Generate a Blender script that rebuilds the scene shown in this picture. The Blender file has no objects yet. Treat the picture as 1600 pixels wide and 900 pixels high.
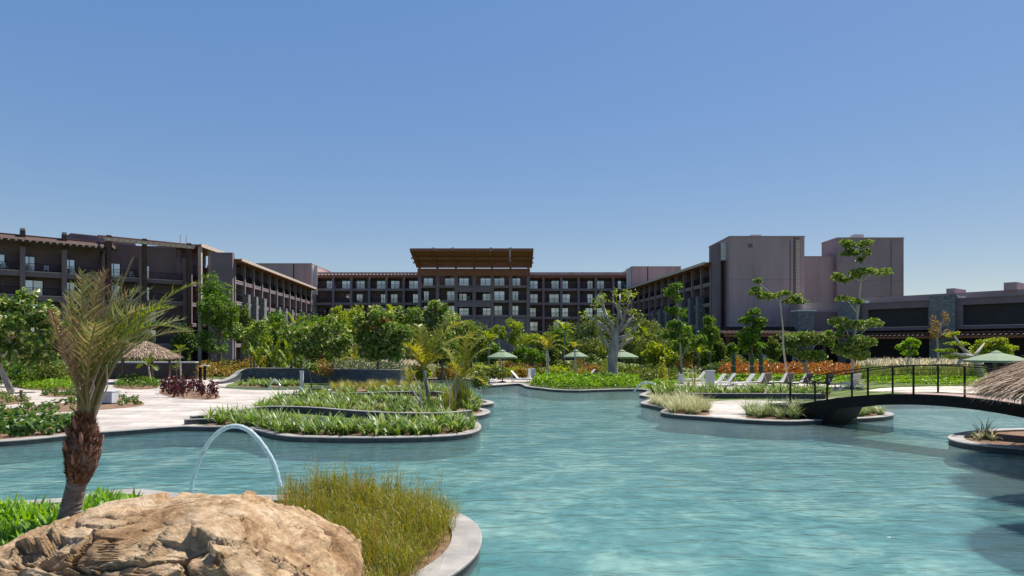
import bpy, bmesh, math, random
import numpy as np
from mathutils import Vector, Matrix, noise as mnoise

# ------------------------------------------------------------------ camera, sky, sun
SC = bpy.context.scene
COL = SC.collection
F, HOR, CH = 1067.0, 543.0, 3.0            # focal length and horizon row (1600 px wide frame), eye height
cam_d = bpy.data.cameras.new('camera')
cam_d.sensor_width = 36.0
cam_d.lens = 36.0 * F / 1600.0
cam_d.shift_y = (HOR - 450.0) / 1600.0
cam_d.clip_end = 6000.0
cam = bpy.data.objects.new('camera', cam_d)
COL.objects.link(cam)
cam.location = (0, 0, CH)
cam.rotation_euler = (math.radians(90), 0, 0)
SC.camera = cam

SUN_EL, SUN_H = math.radians(60), (0.75, 0.66)
SUN_AZ = math.atan2(SUN_H[0], SUN_H[1])
world = bpy.data.worlds.new('World')
SC.world = world
world.use_nodes = True
wn = world.node_tree
wn.nodes.clear()
wo = wn.nodes.new('ShaderNodeOutputWorld')
wb = wn.nodes.new('ShaderNodeBackground')
ws = wn.nodes.new('ShaderNodeTexSky')
ws.sky_type = 'NISHITA'
ws.sun_disc = False
ws.sun_elevation = SUN_EL
ws.sun_rotation = SUN_AZ
ws.air_density = 1.0
ws.dust_density = 0.3
ws.ozone_density = 3.0
wb.inputs['Strength'].default_value = 0.15
wg = wn.nodes.new('ShaderNodeGamma')            # evens the sky out, as the photograph's flat blue
wg.inputs['Gamma'].default_value = 0.28
wh = wn.nodes.new('ShaderNodeHueSaturation')
wh.inputs['Saturation'].default_value = 2.85
wh.inputs['Value'].default_value = 1.43
wh.inputs['Hue'].default_value = 0.517
wn.links.new(ws.outputs[0], wg.inputs[0])
wn.links.new(wg.outputs[0], wh.inputs['Color'])
wn.links.new(wh.outputs[0], wb.inputs[0])
wn.links.new(wb.outputs[0], wo.inputs[0])

sun_d = bpy.data.lights.new('sun', 'SUN')
sun_d.energy = 4.6
sun_d.angle = math.radians(0.53)
sun_d.color = (1.0, 0.95, 0.87)
sun = bpy.data.objects.new('sun', sun_d)
COL.objects.link(sun)
ch = math.cos(SUN_EL)
hl = math.hypot(*SUN_H)
SUN_DIR = Vector((ch*SUN_H[0]/hl, ch*SUN_H[1]/hl, math.sin(SUN_EL)))
sun.rotation_euler = SUN_DIR.to_track_quat('Z', 'Y').to_euler()
sun.location = (30, 20, 60)
SC.view_settings.view_transform = 'Standard'
SC.view_settings.look = 'None'
SC.view_settings.exposure = 0.85
SC.view_settings.gamma = 1.0
SC.render.engine = 'CYCLES'
SC.cycles.max_bounces = 8
SC.cycles.transparent_max_bounces = 12
SC.cycles.use_denoising = True

# ------------------------------------------------------------------ helpers: places
def g(px, py, z=0.12):
    """the ground point (x, y) seen at a picture position"""
    d = (CH - z) * F / (py - HOR)
    return ((px - 800.0) / F * d, d)
def at(px, py, d):
    return Vector(((px - 800.0) / F * d, d, CH - (py - HOR) / F * d))
def gx(px, d):
    return (px - 800.0) / F * d
def along(P, u, px):
    k = (px - 800.0) / F
    return (k*P[1] - P[0]) / (u[0] - k*u[1])

# ------------------------------------------------------------------ helpers: materials
def nt(name):
    m = bpy.data.materials.new(name)
    m.use_nodes = True
    t = m.node_tree
    t.nodes.clear()
    out = t.nodes.new('ShaderNodeOutputMaterial')
    return m, t, out
def rgba(c):
    return (c[0], c[1], c[2], 1.0)
def ramp(t, fac, cols, pos=None):
    r = t.nodes.new('ShaderNodeValToRGB')
    e = r.color_ramp.elements
    n = len(cols)
    pos = pos or [i/(n-1) for i in range(n)]
    while len(e) < n:
        e.new(0.5)
    for i in range(n):
        e[i].position = pos[i]
        e[i].color = rgba(cols[i])
    t.links.new(fac, r.inputs[0])
    return r.outputs[0]
def tex_noise(t, vec, scale, detail=4, rough=0.6, dist=0.0):
    n = t.nodes.new('ShaderNodeTexNoise')
    n.inputs['Scale'].default_value = scale
    n.inputs['Detail'].default_value = detail
    n.inputs['Roughness'].default_value = rough
    n.inputs['Distortion'].default_value = dist
    if vec is not None:
        t.links.new(vec, n.inputs['Vector'])
    return n.outputs['Fac']
def coords(t, scale=(1, 1, 1), kind='Object'):
    c = t.nodes.new('ShaderNodeTexCoord')
    mp = t.nodes.new('ShaderNodeMapping')
    mp.inputs['Scale'].default_value = scale
    t.links.new(c.outputs[kind], mp.inputs[0])
    return mp.outputs[0]
def mat(name, cols, scale=3.0, rough=0.75, bump=0.0, bscale=12.0, spec=0.3, metal=0.0, stretch=(1, 1, 1), detail=5, pos=None, bdist=0.05):
    m, t, out = nt(name)
    b = t.nodes.new('ShaderNodeBsdfPrincipled')
    b.inputs['Roughness'].default_value = rough
    b.inputs['Specular IOR Level'].default_value = spec
    b.inputs['Metallic'].default_value = metal
    v = coords(t, stretch)
    if len(cols) == 1:
        cols = [tuple(c*0.88 for c in cols[0]), tuple(min(1, c*1.1) for c in cols[0])]
    f = tex_noise(t, v, scale, detail)
    t.links.new(ramp(t, f, cols, pos or [0.3 + 0.4*i/(len(cols)-1) for i in range(len(cols))]), b.inputs['Base Color'])
    if bump:
        bn = t.nodes.new('ShaderNodeBump')
        bn.inputs['Strength'].default_value = bump
        bn.inputs['Distance'].default_value = bdist
        t.links.new(tex_noise(t, v, bscale, 6, 0.65), bn.inputs['Height'])
        t.links.new(bn.outputs[0], b.inputs['Normal'])
    t.links.new(b.outputs[0], out.inputs[0])
    return m
def leafmat(name, cols, transl=0.4, rough=0.42, spec=0.4, pos=None):
    """leaf colours differ from leaf to leaf; light passes through the blade"""
    m, t, out = nt(name)
    gi = t.nodes.new('ShaderNodeNewGeometry')
    b = t.nodes.new('ShaderNodeBsdfPrincipled')
    b.inputs['Roughness'].default_value = rough
    b.inputs['Specular IOR Level'].default_value = spec
    tr = t.nodes.new('ShaderNodeBsdfTranslucent')
    mx = t.nodes.new('ShaderNodeMixShader')
    mx.inputs[0].default_value = transl
    c = ramp(t, gi.outputs['Random Per Island'], cols, pos)
    t.links.new(c, b.inputs['Base Color'])
    hs = t.nodes.new('ShaderNodeHueSaturation')
    hs.inputs['Saturation'].default_value = 1.15
    hs.inputs['Value'].default_value = 1.3
    hs.inputs['Hue'].default_value = 0.485
    t.links.new(c, hs.inputs['Color'])
    t.links.new(hs.outputs[0], tr.inputs[0])
    t.links.new(b.outputs[0], mx.inputs[1])
    t.links.new(tr.outputs[0], mx.inputs[2])
    t.links.new(mx.outputs[0], out.inputs[0])
    return m
def tilemat(name, cols, bw, bh, mortar, msize=0.02, rough=0.7, bump=0.4, off=0.5, swap=False, nscale=2.0):
    """courses of stone or long paving tiles with recessed joints (too fine to build one by one)"""
    m, t, out = nt(name)
    b = t.nodes.new('ShaderNodeBsdfPrincipled')
    b.inputs['Roughness'].default_value = rough
    b.inputs['Specular IOR Level'].default_value = 0.3
    c = t.nodes.new('ShaderNodeTexCoord')
    vec = c.outputs['Object']
    if swap:        # upright surfaces: use (x+y, z)
        sp = t.nodes.new('ShaderNodeSeparateXYZ')
        t.links.new(vec, sp.inputs[0])
        ad = t.nodes.new('ShaderNodeMath')
        t.links.new(sp.outputs[0], ad.inputs[0])
        t.links.new(sp.outputs[1], ad.inputs[1])
        cb = t.nodes.new('ShaderNodeCombineXYZ')
        t.links.new(ad.outputs[0], cb.inputs[0])
        t.links.new(sp.outputs[2], cb.inputs[1])
        vec = cb.outputs[0]
    br = t.nodes.new('ShaderNodeTexBrick')
    br.offset = off
    br.inputs['Scale'].default_value = 1.0
    br.inputs['Brick Width'].default_value = bw
    br.inputs['Row Height'].default_value = bh
    br.inputs['Mortar Size'].default_value = msize
    br.inputs['Mortar Smooth'].default_value = 0.3
    br.inputs['Bias'].default_value = 0.0
    br.inputs['Color1'].default_value = rgba(cols[0])
    br.inputs['Color2'].default_value = rgba(cols[1])
    br.inputs['Mortar'].default_value = rgba(mortar)
    t.links.new(vec, br.inputs['Vector'])
    nz = tex_noise(t, vec, nscale, 6, 0.65)
    mx = t.nodes.new('ShaderNodeMix')
    mx.data_type = 'RGBA'
    mx.blend_type = 'MULTIPLY'
    mx.inputs[0].default_value = 0.75
    t.links.new(br.outputs['Color'], mx.inputs[6])
    t.links.new(ramp(t, nz, [(0.62, 0.62, 0.62), (1.25, 1.22, 1.2)], [0.3, 0.7]), mx.inputs[7])
    t.links.new(mx.outputs[2], b.inputs['Base Color'])
    bn = t.nodes.new('ShaderNodeBump')
    bn.inputs['Strength'].default_value = bump
    bn.inputs['Distance'].default_value = 0.03
    ma = t.nodes.new('ShaderNodeMath')
    ma.operation = 'SUBTRACT'
    t.links.new(nz, ma.inputs[0])
    t.links.new(br.outputs['Fac'], ma.inputs[1])
    t.links.new(ma.outputs[0], bn.inputs['Height'])
    t.links.new(bn.outputs[0], b.inputs['Normal'])
    t.links.new(b.outputs[0], out.inputs[0])
    return m

M = {}
M['render'] = mat('dark_render', [(0.164, 0.119, 0.136), (0.205, 0.151, 0.171)], 0.35, 0.85, 0.15, 30)
M['render_back'] = mat('recess_render', [(0.176, 0.122, 0.137), (0.224, 0.159, 0.175)], 0.5, 0.85)
M['column'] = mat('column_render', [(0.189, 0.145, 0.174), (0.232, 0.179, 0.212)], 0.6, 0.85)
M['tower'] = mat('tower_render', [(0.276, 0.201, 0.202), (0.377, 0.276, 0.276), (0.405, 0.299, 0.301)], 0.25, 0.88, 0.12, 40, stretch=(2.2, 2.2, 0.22))
M['tower_cool'] = mat('tower_render_cool', [(0.220, 0.162, 0.174), (0.273, 0.205, 0.216), (0.290, 0.222, 0.235)], 0.3, 0.88, 0.12, 40)
M['beige'] = mat('beige_render', [(0.306, 0.238, 0.221), (0.365, 0.293, 0.272)], 0.4, 0.85)
M['white'] = mat('white_paint', [(0.74, 0.73, 0.70), (0.82, 0.81, 0.79)], 2, 0.5)
M['palegrey'] = mat('pale_grey_panel', [(0.42, 0.43, 0.45), (0.5, 0.51, 0.53)], 2, 0.55)
M['wood'] = mat('red_brown_wood', [(0.17, 0.065, 0.042), (0.34, 0.145, 0.09)], 2.0, 0.6, stretch=(1, 1, 6))
M['wood_pale'] = mat('pale_sunlit_wood', [(0.42, 0.33, 0.27), (0.60, 0.50, 0.42)], 3.0, 0.75)  # raised to light beige: sunlight on the rafter tops put into the colour
M['wood_dark'] = mat('dark_wood', [(0.05, 0.027, 0.021), (0.095, 0.052, 0.04)], 2.0, 0.7)
M['panel_dark'] = mat('dark_screen', [(0.022, 0.019, 0.022), (0.034, 0.029, 0.033)], 1.5, 0.6)
M['metal_dark'] = mat('black_metal', [(0.008, 0.0075, 0.0075), (0.014, 0.013, 0.0125)], 4, 0.6, spec=0.12)
M['steel'] = mat('brushed_steel', [(0.55, 0.55, 0.55), (0.65, 0.65, 0.65)], 5, 0.3, metal=0.9)
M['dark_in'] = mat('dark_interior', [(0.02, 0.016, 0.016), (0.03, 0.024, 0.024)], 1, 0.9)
M['curtain'] = mat('window_curtain', [(0.30, 0.31, 0.31), (0.42, 0.43, 0.42)], 1.2, 0.8, stretch=(6, 6, 0.3))
M['stone'] = tilemat('slate_stone', [(0.15, 0.155, 0.17), (0.27, 0.275, 0.29)], 0.42, 0.13, (0.07, 0.07, 0.075), 0.012, swap=True, bump=0.8)
M['slate'] = tilemat('split_slate', [(0.075, 0.095, 0.115), (0.15, 0.175, 0.20)], 0.34, 0.07, (0.03, 0.036, 0.042), 0.01, swap=True, bump=1.0, nscale=3)
M['patio'] = tilemat('pale_paving', [(0.37, 0.33, 0.295), (0.51, 0.455, 0.405)], 2.4, 0.62, (0.20, 0.175, 0.155), 0.03, nscale=0.55, bump=0.25)
M['coping'] = tilemat('coping_stone', [(0.25, 0.235, 0.22), (0.30, 0.28, 0.262)], 0.62, 0.62, (0.24, 0.23, 0.22), 0.006, nscale=2.2, bump=0.35)
M['poolwall'] = tilemat('pool_edge_tile', [(0.045, 0.05, 0.055), (0.07, 0.075, 0.08)], 0.24, 0.12, (0.05, 0.055, 0.06), 0.01, swap=True)
M['soil'] = mat('red_soil', [(0.13, 0.075, 0.045), (0.24, 0.15, 0.095)], 4, 0.95, 0.6, 25)
M['lawn'] = mat('lawn', [(0.045, 0.075, 0.015), (0.10, 0.14, 0.03), (0.14, 0.15, 0.05)], 0.7, 0.95, 0.6, 20)
M['sand'] = mat('sand', [(0.48, 0.42, 0.34), (0.56, 0.5, 0.42)], 2, 0.95, 0.3, 30)
M['terrain'] = mat('terrain', [(0.06, 0.075, 0.03), (0.12, 0.11, 0.06)], 0.05, 0.95)
M['bark'] = mat('brown_bark', [(0.10, 0.065, 0.045), (0.22, 0.16, 0.12)], 5, 0.9, 0.7, 14, stretch=(1, 1, 0.3))
M['bark_pale'] = mat('pale_bark', [(0.30, 0.26, 0.22), (0.48, 0.44, 0.39)], 4, 0.85, 0.5, 14, stretch=(1, 1, 0.4))
M['bark_grey'] = mat('grey_bark', [(0.14, 0.125, 0.115), (0.28, 0.26, 0.245)], 3.5, 0.9, 0.9, 9, stretch=(1, 1, 0.25))
M['canvas'] = mat('green_canvas', [(0.15, 0.205, 0.125), (0.18, 0.24, 0.15)], 3, 0.8)
M['canvas_dark'] = mat('dark_green_canvas', [(0.022, 0.05, 0.03), (0.035, 0.07, 0.042)], 5, 0.85, 0.4, 12)
M['sling'] = mat('pale_sling', [(0.58, 0.55, 0.48), (0.68, 0.65, 0.58)], 8, 0.7)
M['sling_shaded'] = mat('shaded_sling', [(0.15, 0.12, 0.095), (0.20, 0.165, 0.13)], 8, 0.7)  # dark copy of the sling: shade on the viewer-facing backs put into the colour
M['plank'] = mat('deck_plank', [(0.26, 0.165, 0.13), (0.40, 0.28, 0.23)], 3, 0.75, 0.3, 20, stretch=(1, 5, 1))

def glassmat():
    m, t, out = nt('window_glass')
    b = t.nodes.new('ShaderNodeBsdfPrincipled')
    b.inputs['Base Color'].default_value = (0.27, 0.32, 0.35, 1)
    b.inputs['Roughness'].default_value = 0.04
    b.inputs['Specular IOR Level'].default_value = 0.9
    b.inputs['IOR'].default_value = 1.9
    gl = t.nodes.new('ShaderNodeBsdfGlossy')
    gl.inputs['Roughness'].default_value = 0.03
    gl.inputs['Color'].default_value = (0.85, 0.92, 0.95, 1)
    mx = t.nodes.new('ShaderNodeMixShader')
    mx.inputs[0].default_value = 0.35
    t.links.new(b.outputs[0], mx.inputs[1])
    t.links.new(gl.outputs[0], mx.inputs[2])
    t.links.new(mx.outputs[0], out.inputs[0])
    return m
M['glass'] = glassmat()

def watermat(name, deep, clear, mixd, bump=1.0, sc=1.0):
    """rippled pool water: part of the light reaches the pool floor, part scatters, the rest mirrors the sky"""
    m, t, out = nt(name)
    v = coords(t, (0.55*sc, 1.25*sc, 1))
    n1 = tex_noise(t, v, 1.5, 3, 0.55, 0.6)
    n2 = tex_noise(t, v, 5.0, 4, 0.6, 0.8)
    n3 = tex_noise(t, coords(t, (0.10, 0.17, 1)), 1.0, 4, 0.6, 0.4)
    ma = t.nodes.new('ShaderNodeMath')
    ma.operation = 'MULTIPLY_ADD'
    ma.inputs[1].default_value = 0.2
    t.links.new(n2, ma.inputs[0])
    t.links.new(n1, ma.inputs[2])
    bn = t.nodes.new('ShaderNodeBump')
    bn.inputs['Strength'].default_value = bump
    bn.inputs['Distance'].default_value = 0.13
    t.links.new(ma.outputs[0], bn.inputs['Height'])
    df = t.nodes.new('ShaderNodeBsdfDiffuse')
    t.links.new(ramp(t, n3, deep, [0.3, 0.7]), df.inputs[0])
    t.links.new(bn.outputs[0], df.inputs['Normal'])
    tp = t.nodes.new('ShaderNodeBsdfTransparent')
    tp.inputs[0].default_value = rgba(clear)
    mx = t.nodes.new('ShaderNodeMixShader')
    mx.inputs[0].default_value = mixd
    t.links.new(tp.outputs[0], mx.inputs[1])
    t.links.new(df.outputs[0], mx.inputs[2])
    gl = t.nodes.new('ShaderNodeBsdfGlossy')
    gl.inputs['Roughness'].default_value = 0.17
    t.links.new(bn.outputs[0], gl.inputs['Normal'])
    fr = t.nodes.new('ShaderNodeFresnel')
    fr.inputs['IOR'].default_value = 1.33
    t.links.new(bn.outputs[0], fr.inputs['Normal'])
    m2 = t.nodes.new('ShaderNodeMixShader')
    t.links.new(fr.outputs[0], m2.inputs[0])
    t.links.new(mx.outputs[0], m2.inputs[1])
    t.links.new(gl.outputs[0], m2.inputs[2])
    t.links.new(m2.outputs[0], out.inputs[0])
    return m
M['water'] = watermat('pool_water', [(0.05, 0.145, 0.15), (0.15, 0.24, 0.23)], (0.70, 0.88, 0.88), 0.36, 0.6)
M['shallow'] = watermat('shallow_water', [(0.12, 0.17, 0.12), (0.18, 0.24, 0.17)], (0.7, 0.9, 0.8), 0.6, 0.25)

def poolfloor():
    m, t, out = nt('pool_floor_mosaic_caustic')
    b = t.nodes.new('ShaderNodeBsdfPrincipled')
    b.inputs['Roughness'].default_value = 0.6
    v = coords(t)
    n = tex_noise(t, v, 0.5, 7, 0.68, 0.8)
    c = ramp(t, n, [(0.08, 0.27, 0.28), (0.25, 0.42, 0.41), (0.64, 0.68, 0.60)], [0.38, 0.5, 0.62])
    vo = t.nodes.new('ShaderNodeTexVoronoi')
    vo.inputs['Scale'].default_value = 3.2
    t.links.new(v, vo.inputs['Vector'])
    mx = t.nodes.new('ShaderNodeMix')
    mx.data_type = 'RGBA'
    mx.blend_type = 'MULTIPLY'
    mx.inputs[0].default_value = 0.6
    t.links.new(c, mx.inputs[6])
    t.links.new(ramp(t, vo.outputs['Distance'], [(1.15, 1.15, 1.12), (0.5, 0.56, 0.58)], [0.1, 0.75]), mx.inputs[7])  # mosaic cells, their contrast also painting a caustic light texture
    t.links.new(mx.outputs[2], b.inputs['Base Color'])
    t.links.new(b.outputs[0], out.inputs[0])
    return m
M['floor'] = poolfloor()

def rockmat():
    m, t, out = nt('sandstone_rock')
    b = t.nodes.new('ShaderNodeBsdfPrincipled')
    b.inputs['Roughness'].default_value = 0.88
    b.inputs['Specular IOR Level'].default_value = 0.2
    v = coords(t)
    a = tex_noise(t, v, 1.3, 8, 0.68, 0.9)
    c1 = ramp(t, a, [(0.20, 0.11, 0.055), (0.45, 0.29, 0.16), (0.66, 0.49, 0.32), (0.72, 0.58, 0.43)], [0.26, 0.42, 0.55, 0.75])
    s = tex_noise(t, coords(t, (1, 1, 2.2)), 7, 9, 0.78)
    mx = t.nodes.new('ShaderNodeMix')
    mx.data_type = 'RGBA'
    mx.blend_type = 'MULTIPLY'
    mx.inputs[0].default_value = 0.8
    t.links.new(c1, mx.inputs[6])
    t.links.new(ramp(t, s, [(0.38, 0.33, 0.27), (1.15, 1.12, 1.08)], [0.32, 0.6]), mx.inputs[7])
    moss = tex_noise(t, v, 2.1, 5, 0.6)
    m3 = t.nodes.new('ShaderNodeMix')
    m3.data_type = 'RGBA'
    t.links.new(ramp(t, moss, [(0, 0, 0), (0.4, 0.4, 0.4)], [0.58, 0.7]), m3.inputs[0])
    t.links.new(mx.outputs[2], m3.inputs[6])
    m3.inputs[7].default_value = (0.23, 0.19, 0.06, 1)
    t.links.new(m3.outputs[2], b.inputs['Base Color'])
    bn = t.nodes.new('ShaderNodeBump')
    bn.inputs['Strength'].default_value = 1.0
    bn.inputs['Distance'].default_value = 0.06
    t.links.new(tex_noise(t, v, 17, 10, 0.78), bn.inputs['Height'])
    t.links.new(bn.outputs[0], b.inputs['Normal'])
    t.links.new(b.outputs[0], out.inputs[0])
    return m
M['rock'] = rockmat()

def jetmat():
    m, t, out = nt('jet_water')
    b = t.nodes.new('ShaderNodeBsdfPrincipled')
    b.inputs['Base Color'].default_value = (0.80, 0.90, 0.92, 1)
    b.inputs['Roughness'].default_value = 0.05
    b.inputs['IOR'].default_value = 1.33
    b.inputs['Transmission Weight'].default_value = 0.6
    bn = t.nodes.new('ShaderNodeBump')
    bn.inputs['Strength'].default_value = 0.5
    bn.inputs['Distance'].default_value = 0.02
    t.links.new(tex_noise(t, coords(t), 9, 3), bn.inputs['Height'])
    t.links.new(bn.outputs[0], b.inputs['Normal'])
    t.links.new(b.outputs[0], out.inputs[0])
    return m
M['jet'] = jetmat()

def panes(name, col, rough, gl_):
    m = M['glass'].copy()
    m.name = name
    for nd in m.node_tree.nodes:
        if nd.type == 'BSDF_PRINCIPLED':
            nd.inputs['Base Color'].default_value = rgba(col); nd.inputs['Roughness'].default_value = rough
        if nd.type == 'MIX_SHADER': nd.inputs[0].default_value = gl_
    return m
M['glass_curtain'] = panes('glass_over_curtain', (0.46, 0.47, 0.46), 0.15, 0.2)
M['glass_dark'] = panes('glass_dark_room', (0.05, 0.06, 0.07), 0.04, 0.25)

L = {}
L['glossy'] = leafmat('broad_leaf', [(0.046, 0.109, 0.017), (0.105, 0.193, 0.028), (0.178, 0.263, 0.049), (0.336, 0.350, 0.126)])
L['dense'] = leafmat('dense_leaf', [(0.046, 0.114, 0.017), (0.105, 0.210, 0.028), (0.189, 0.297, 0.035)])
L['yellow'] = leafmat('yellow_green_leaf', [(0.126, 0.210, 0.021), (0.235, 0.315, 0.035), (0.361, 0.403, 0.056)], 0.45)
L['dark'] = leafmat('dark_leaf', [(0.027, 0.064, 0.015), (0.063, 0.112, 0.021), (0.112, 0.169, 0.033)])
L['olive'] = leafmat('olive_leaf', [(0.064, 0.096, 0.017), (0.118, 0.166, 0.028), (0.199, 0.236, 0.049)])
L['plumeria'] = leafmat('pale_edged_leaf', [(0.054, 0.122, 0.017), (0.115, 0.210, 0.034), (0.231, 0.297, 0.070), (0.693, 0.647, 0.322)], pos=[0, 0.45, 0.8, 1])
L['grape'] = leafmat('round_thick_leaf', [(0.03, 0.085, 0.02), (0.07, 0.15, 0.03), (0.16, 0.22, 0.07), (0.40, 0.17, 0.08)], pos=[0, 0.55, 0.94, 1])
L['hedge'] = leafmat('bright_hedge_leaf', [(0.095, 0.210, 0.011), (0.178, 0.333, 0.017), (0.294, 0.455, 0.042)], 0.4)
L['orange'] = leafmat('croton_leaf', [(0.13, 0.15, 0.03), (0.40, 0.17, 0.03), (0.52, 0.25, 0.06), (0.30, 0.09, 0.025), (0.18, 0.10, 0.03)], 0.3)
L['rust'] = leafmat('rusty_shrub_leaf', [(0.139, 0.169, 0.031), (0.308, 0.231, 0.046), (0.462, 0.216, 0.046)], 0.3)
L['purple'] = leafmat('purple_leaf', [(0.046, 0.011, 0.013), (0.092, 0.019, 0.021), (0.132, 0.040, 0.029)], 0.2)
L['strap'] = leafmat('strap_leaf', [(0.05, 0.10, 0.016), (0.10, 0.19, 0.03), (0.17, 0.26, 0.05), (0.42, 0.45, 0.2)], 0.35, pos=[0, 0.4, 0.8, 1])
L['paleblade'] = leafmat('pale_grass_blade', [(0.176, 0.220, 0.055), (0.374, 0.374, 0.187), (0.550, 0.517, 0.330)], 0.35)
L['plume'] = leafmat('grass_plume', [(0.462, 0.407, 0.253), (0.660, 0.594, 0.418)], 0.4, 0.8, 0.1)
L['wildgrass'] = leafmat('wild_grass', [(0.10, 0.135, 0.015), (0.21, 0.22, 0.03), (0.33, 0.31, 0.055), (0.42, 0.19, 0.045)], 0.4, pos=[0, 0.45, 0.92, 1])
L['cover'] = leafmat('paddle_leaf', [(0.074, 0.193, 0.017), (0.158, 0.333, 0.028), (0.273, 0.438, 0.070)], 0.4)
L['palm'] = leafmat('palm_leaflet', [(0.09, 0.11, 0.03), (0.19, 0.21, 0.06), (0.34, 0.33, 0.16), (0.36, 0.22, 0.11)], 0.3, pos=[0, 0.4, 0.8, 1])
L['coco'] = leafmat('coconut_leaflet', [(0.17, 0.21, 0.025), (0.30, 0.31, 0.04), (0.46, 0.40, 0.10)], 0.45)
L['greenfrond'] = leafmat('green_leaflet', [(0.105, 0.175, 0.021), (0.210, 0.280, 0.035)], 0.4)
L['red'] = leafmat('red_ti_leaf', [(0.20, 0.05, 0.035), (0.26, 0.10, 0.05), (0.15, 0.15, 0.04), (0.10, 0.14, 0.03)], 0.3)
L['thatch'] = leafmat('thatch_straw', [(0.13, 0.08, 0.05), (0.36, 0.26, 0.19), (0.60, 0.48, 0.37)], 0.05, 0.9, 0.1)
L['fiber'] = leafmat('palm_fibre', [(0.079, 0.040, 0.024), (0.211, 0.112, 0.066), (0.449, 0.251, 0.158)], 0.05, 0.9, 0.1, pos=[0, 0.7, 1])

# ------------------------------------------------------------------ helpers: objects
def tag(o, label=None, cat=None, group=None, kind=None):
    if label: o['label'] = label
    if cat: o['category'] = cat
    if group: o['group'] = group
    if kind: o['kind'] = kind
    return o
def thing(name, label, cat, loc=(0, 0, 0), rz=0.0, group=None):
    o = bpy.data.objects.new(name, None)
    COL.objects.link(o)
    o.location = loc
    o.rotation_euler = (0, 0, rz)
    o.empty_display_size = 0.3
    return tag(o, label, cat, group)
def link(name, me, parent=None, loc=None, rz=None):
    o = bpy.data.objects.new(name, me)
    COL.objects.link(o)
    if parent is not None: o.parent = parent
    if loc is not None: o.location = loc
    if rz is not None: o.rotation_euler = (0, 0, rz)
    return o
def copy_tree(o, parent=None):
    c = o.copy()
    COL.objects.link(c)
    c.parent = parent
    for ch_ in list(o.children):
        copy_tree(ch_, c)
    return c
def npmesh(name, V, Fq, m, smooth=False):
    """mesh from arrays: V (n,3), Fq (k,4) or (k,3)"""
    V = np.asarray(V, dtype=np.float32)
    Fq = np.asarray(Fq, dtype=np.int32)
    me = bpy.data.meshes.new(name)
    k, s = Fq.shape
    me.vertices.add(len(V)); me.vertices.foreach_set('co', V.ravel())
    me.loops.add(k*s); me.loops.foreach_set('vertex_index', Fq.ravel())
    me.polygons.add(k)
    me.polygons.foreach_set('loop_start', np.arange(0, k*s, s, dtype=np.int32))
    try: me.polygons.foreach_set('loop_total', np.full(k, s, dtype=np.int32))
    except Exception: pass
    me.polygons.foreach_set('use_smooth', np.full(k, smooth, dtype=bool))
    me.update(calc_edges=True)
    me.materials.append(m)
    return me

class MB:
    """collects shapes that make up one part"""
    def __init__(s): s.v = []; s.f = []
    def add(s, vs, fs):
        o = len(s.v)
        s.v += [tuple(p) for p in vs]
        s.f += [tuple(i+o for i in f) for f in fs]
        return s
    def box(s, x0, x1, y0, y1, z0, z1):
        v = [(x0,y0,z0),(x1,y0,z0),(x1,y1,z0),(x0,y1,z0),(x0,y0,z1),(x1,y0,z1),(x1,y1,z1),(x0,y1,z1)]
        return s.add(v, [(3,2,1,0),(4,5,6,7),(0,1,5,4),(1,2,6,5),(2,3,7,6),(3,0,4,7)])
    def tube(s, path, rad, n=8, cap=True):
        P = [Vector(p) for p in path]
        k = len(P)
        if not hasattr(rad, '__len__'): rad = [rad]*k
        vs = []; ref = Vector((0.31, 0.17, 0.93))
        for i in range(k):
            d = (P[min(i+1, k-1)] - P[max(i-1, 0)])
            if d.length < 1e-6: d = Vector((0, 0, 1))
            d.normalize()
            if abs(d.dot(ref)) > 0.97: r_ = Vector((1, 0, 0))
            else: r_ = ref
            a = d.cross(r_).normalized(); b = d.cross(a)
            for j in range(n):
                th = 2*math.pi*j/n
                vs.append(P[i] + (a*math.cos(th) + b*math.sin(th))*rad[i])
        fs = []
        for i in range(k-1):
            for j in range(n):
                fs.append((i*n+j, i*n+(j+1) % n, (i+1)*n+(j+1) % n, (i+1)*n+j))
        if cap:
            fs.append(tuple(range(n-1, -1, -1))); fs.append(tuple((k-1)*n+j for j in range(n)))
        return s.add(vs, fs)
    def lathe(s, prof, n=24, c=(0, 0)):
        vs = []; fs = []
        for r_, z in prof:
            for j in range(n):
                th = 2*math.pi*j/n
                vs.append((c[0]+r_*math.cos(th), c[1]+r_*math.sin(th), z))
        for i in range(len(prof)-1):
            for j in range(n):
                fs.append((i*n+j, i*n+(j+1) % n, (i+1)*n+(j+1) % n, (i+1)*n+j))
        return s.add(vs, fs)
    def mesh(s, name, m, smooth=False):
        me = bpy.data.meshes.new(name)
        me.from_pydata(s.v, [], s.f)
        if smooth:
            me.polygons.foreach_set('use_smooth', [True]*len(me.polygons))
        me.materials.append(m)
        me.update()
        return me
    def build(s, name, m, parent=None, smooth=False, loc=None, rz=None):
        return link(name, s.mesh(name, m, smooth), parent, loc, rz)

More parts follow.
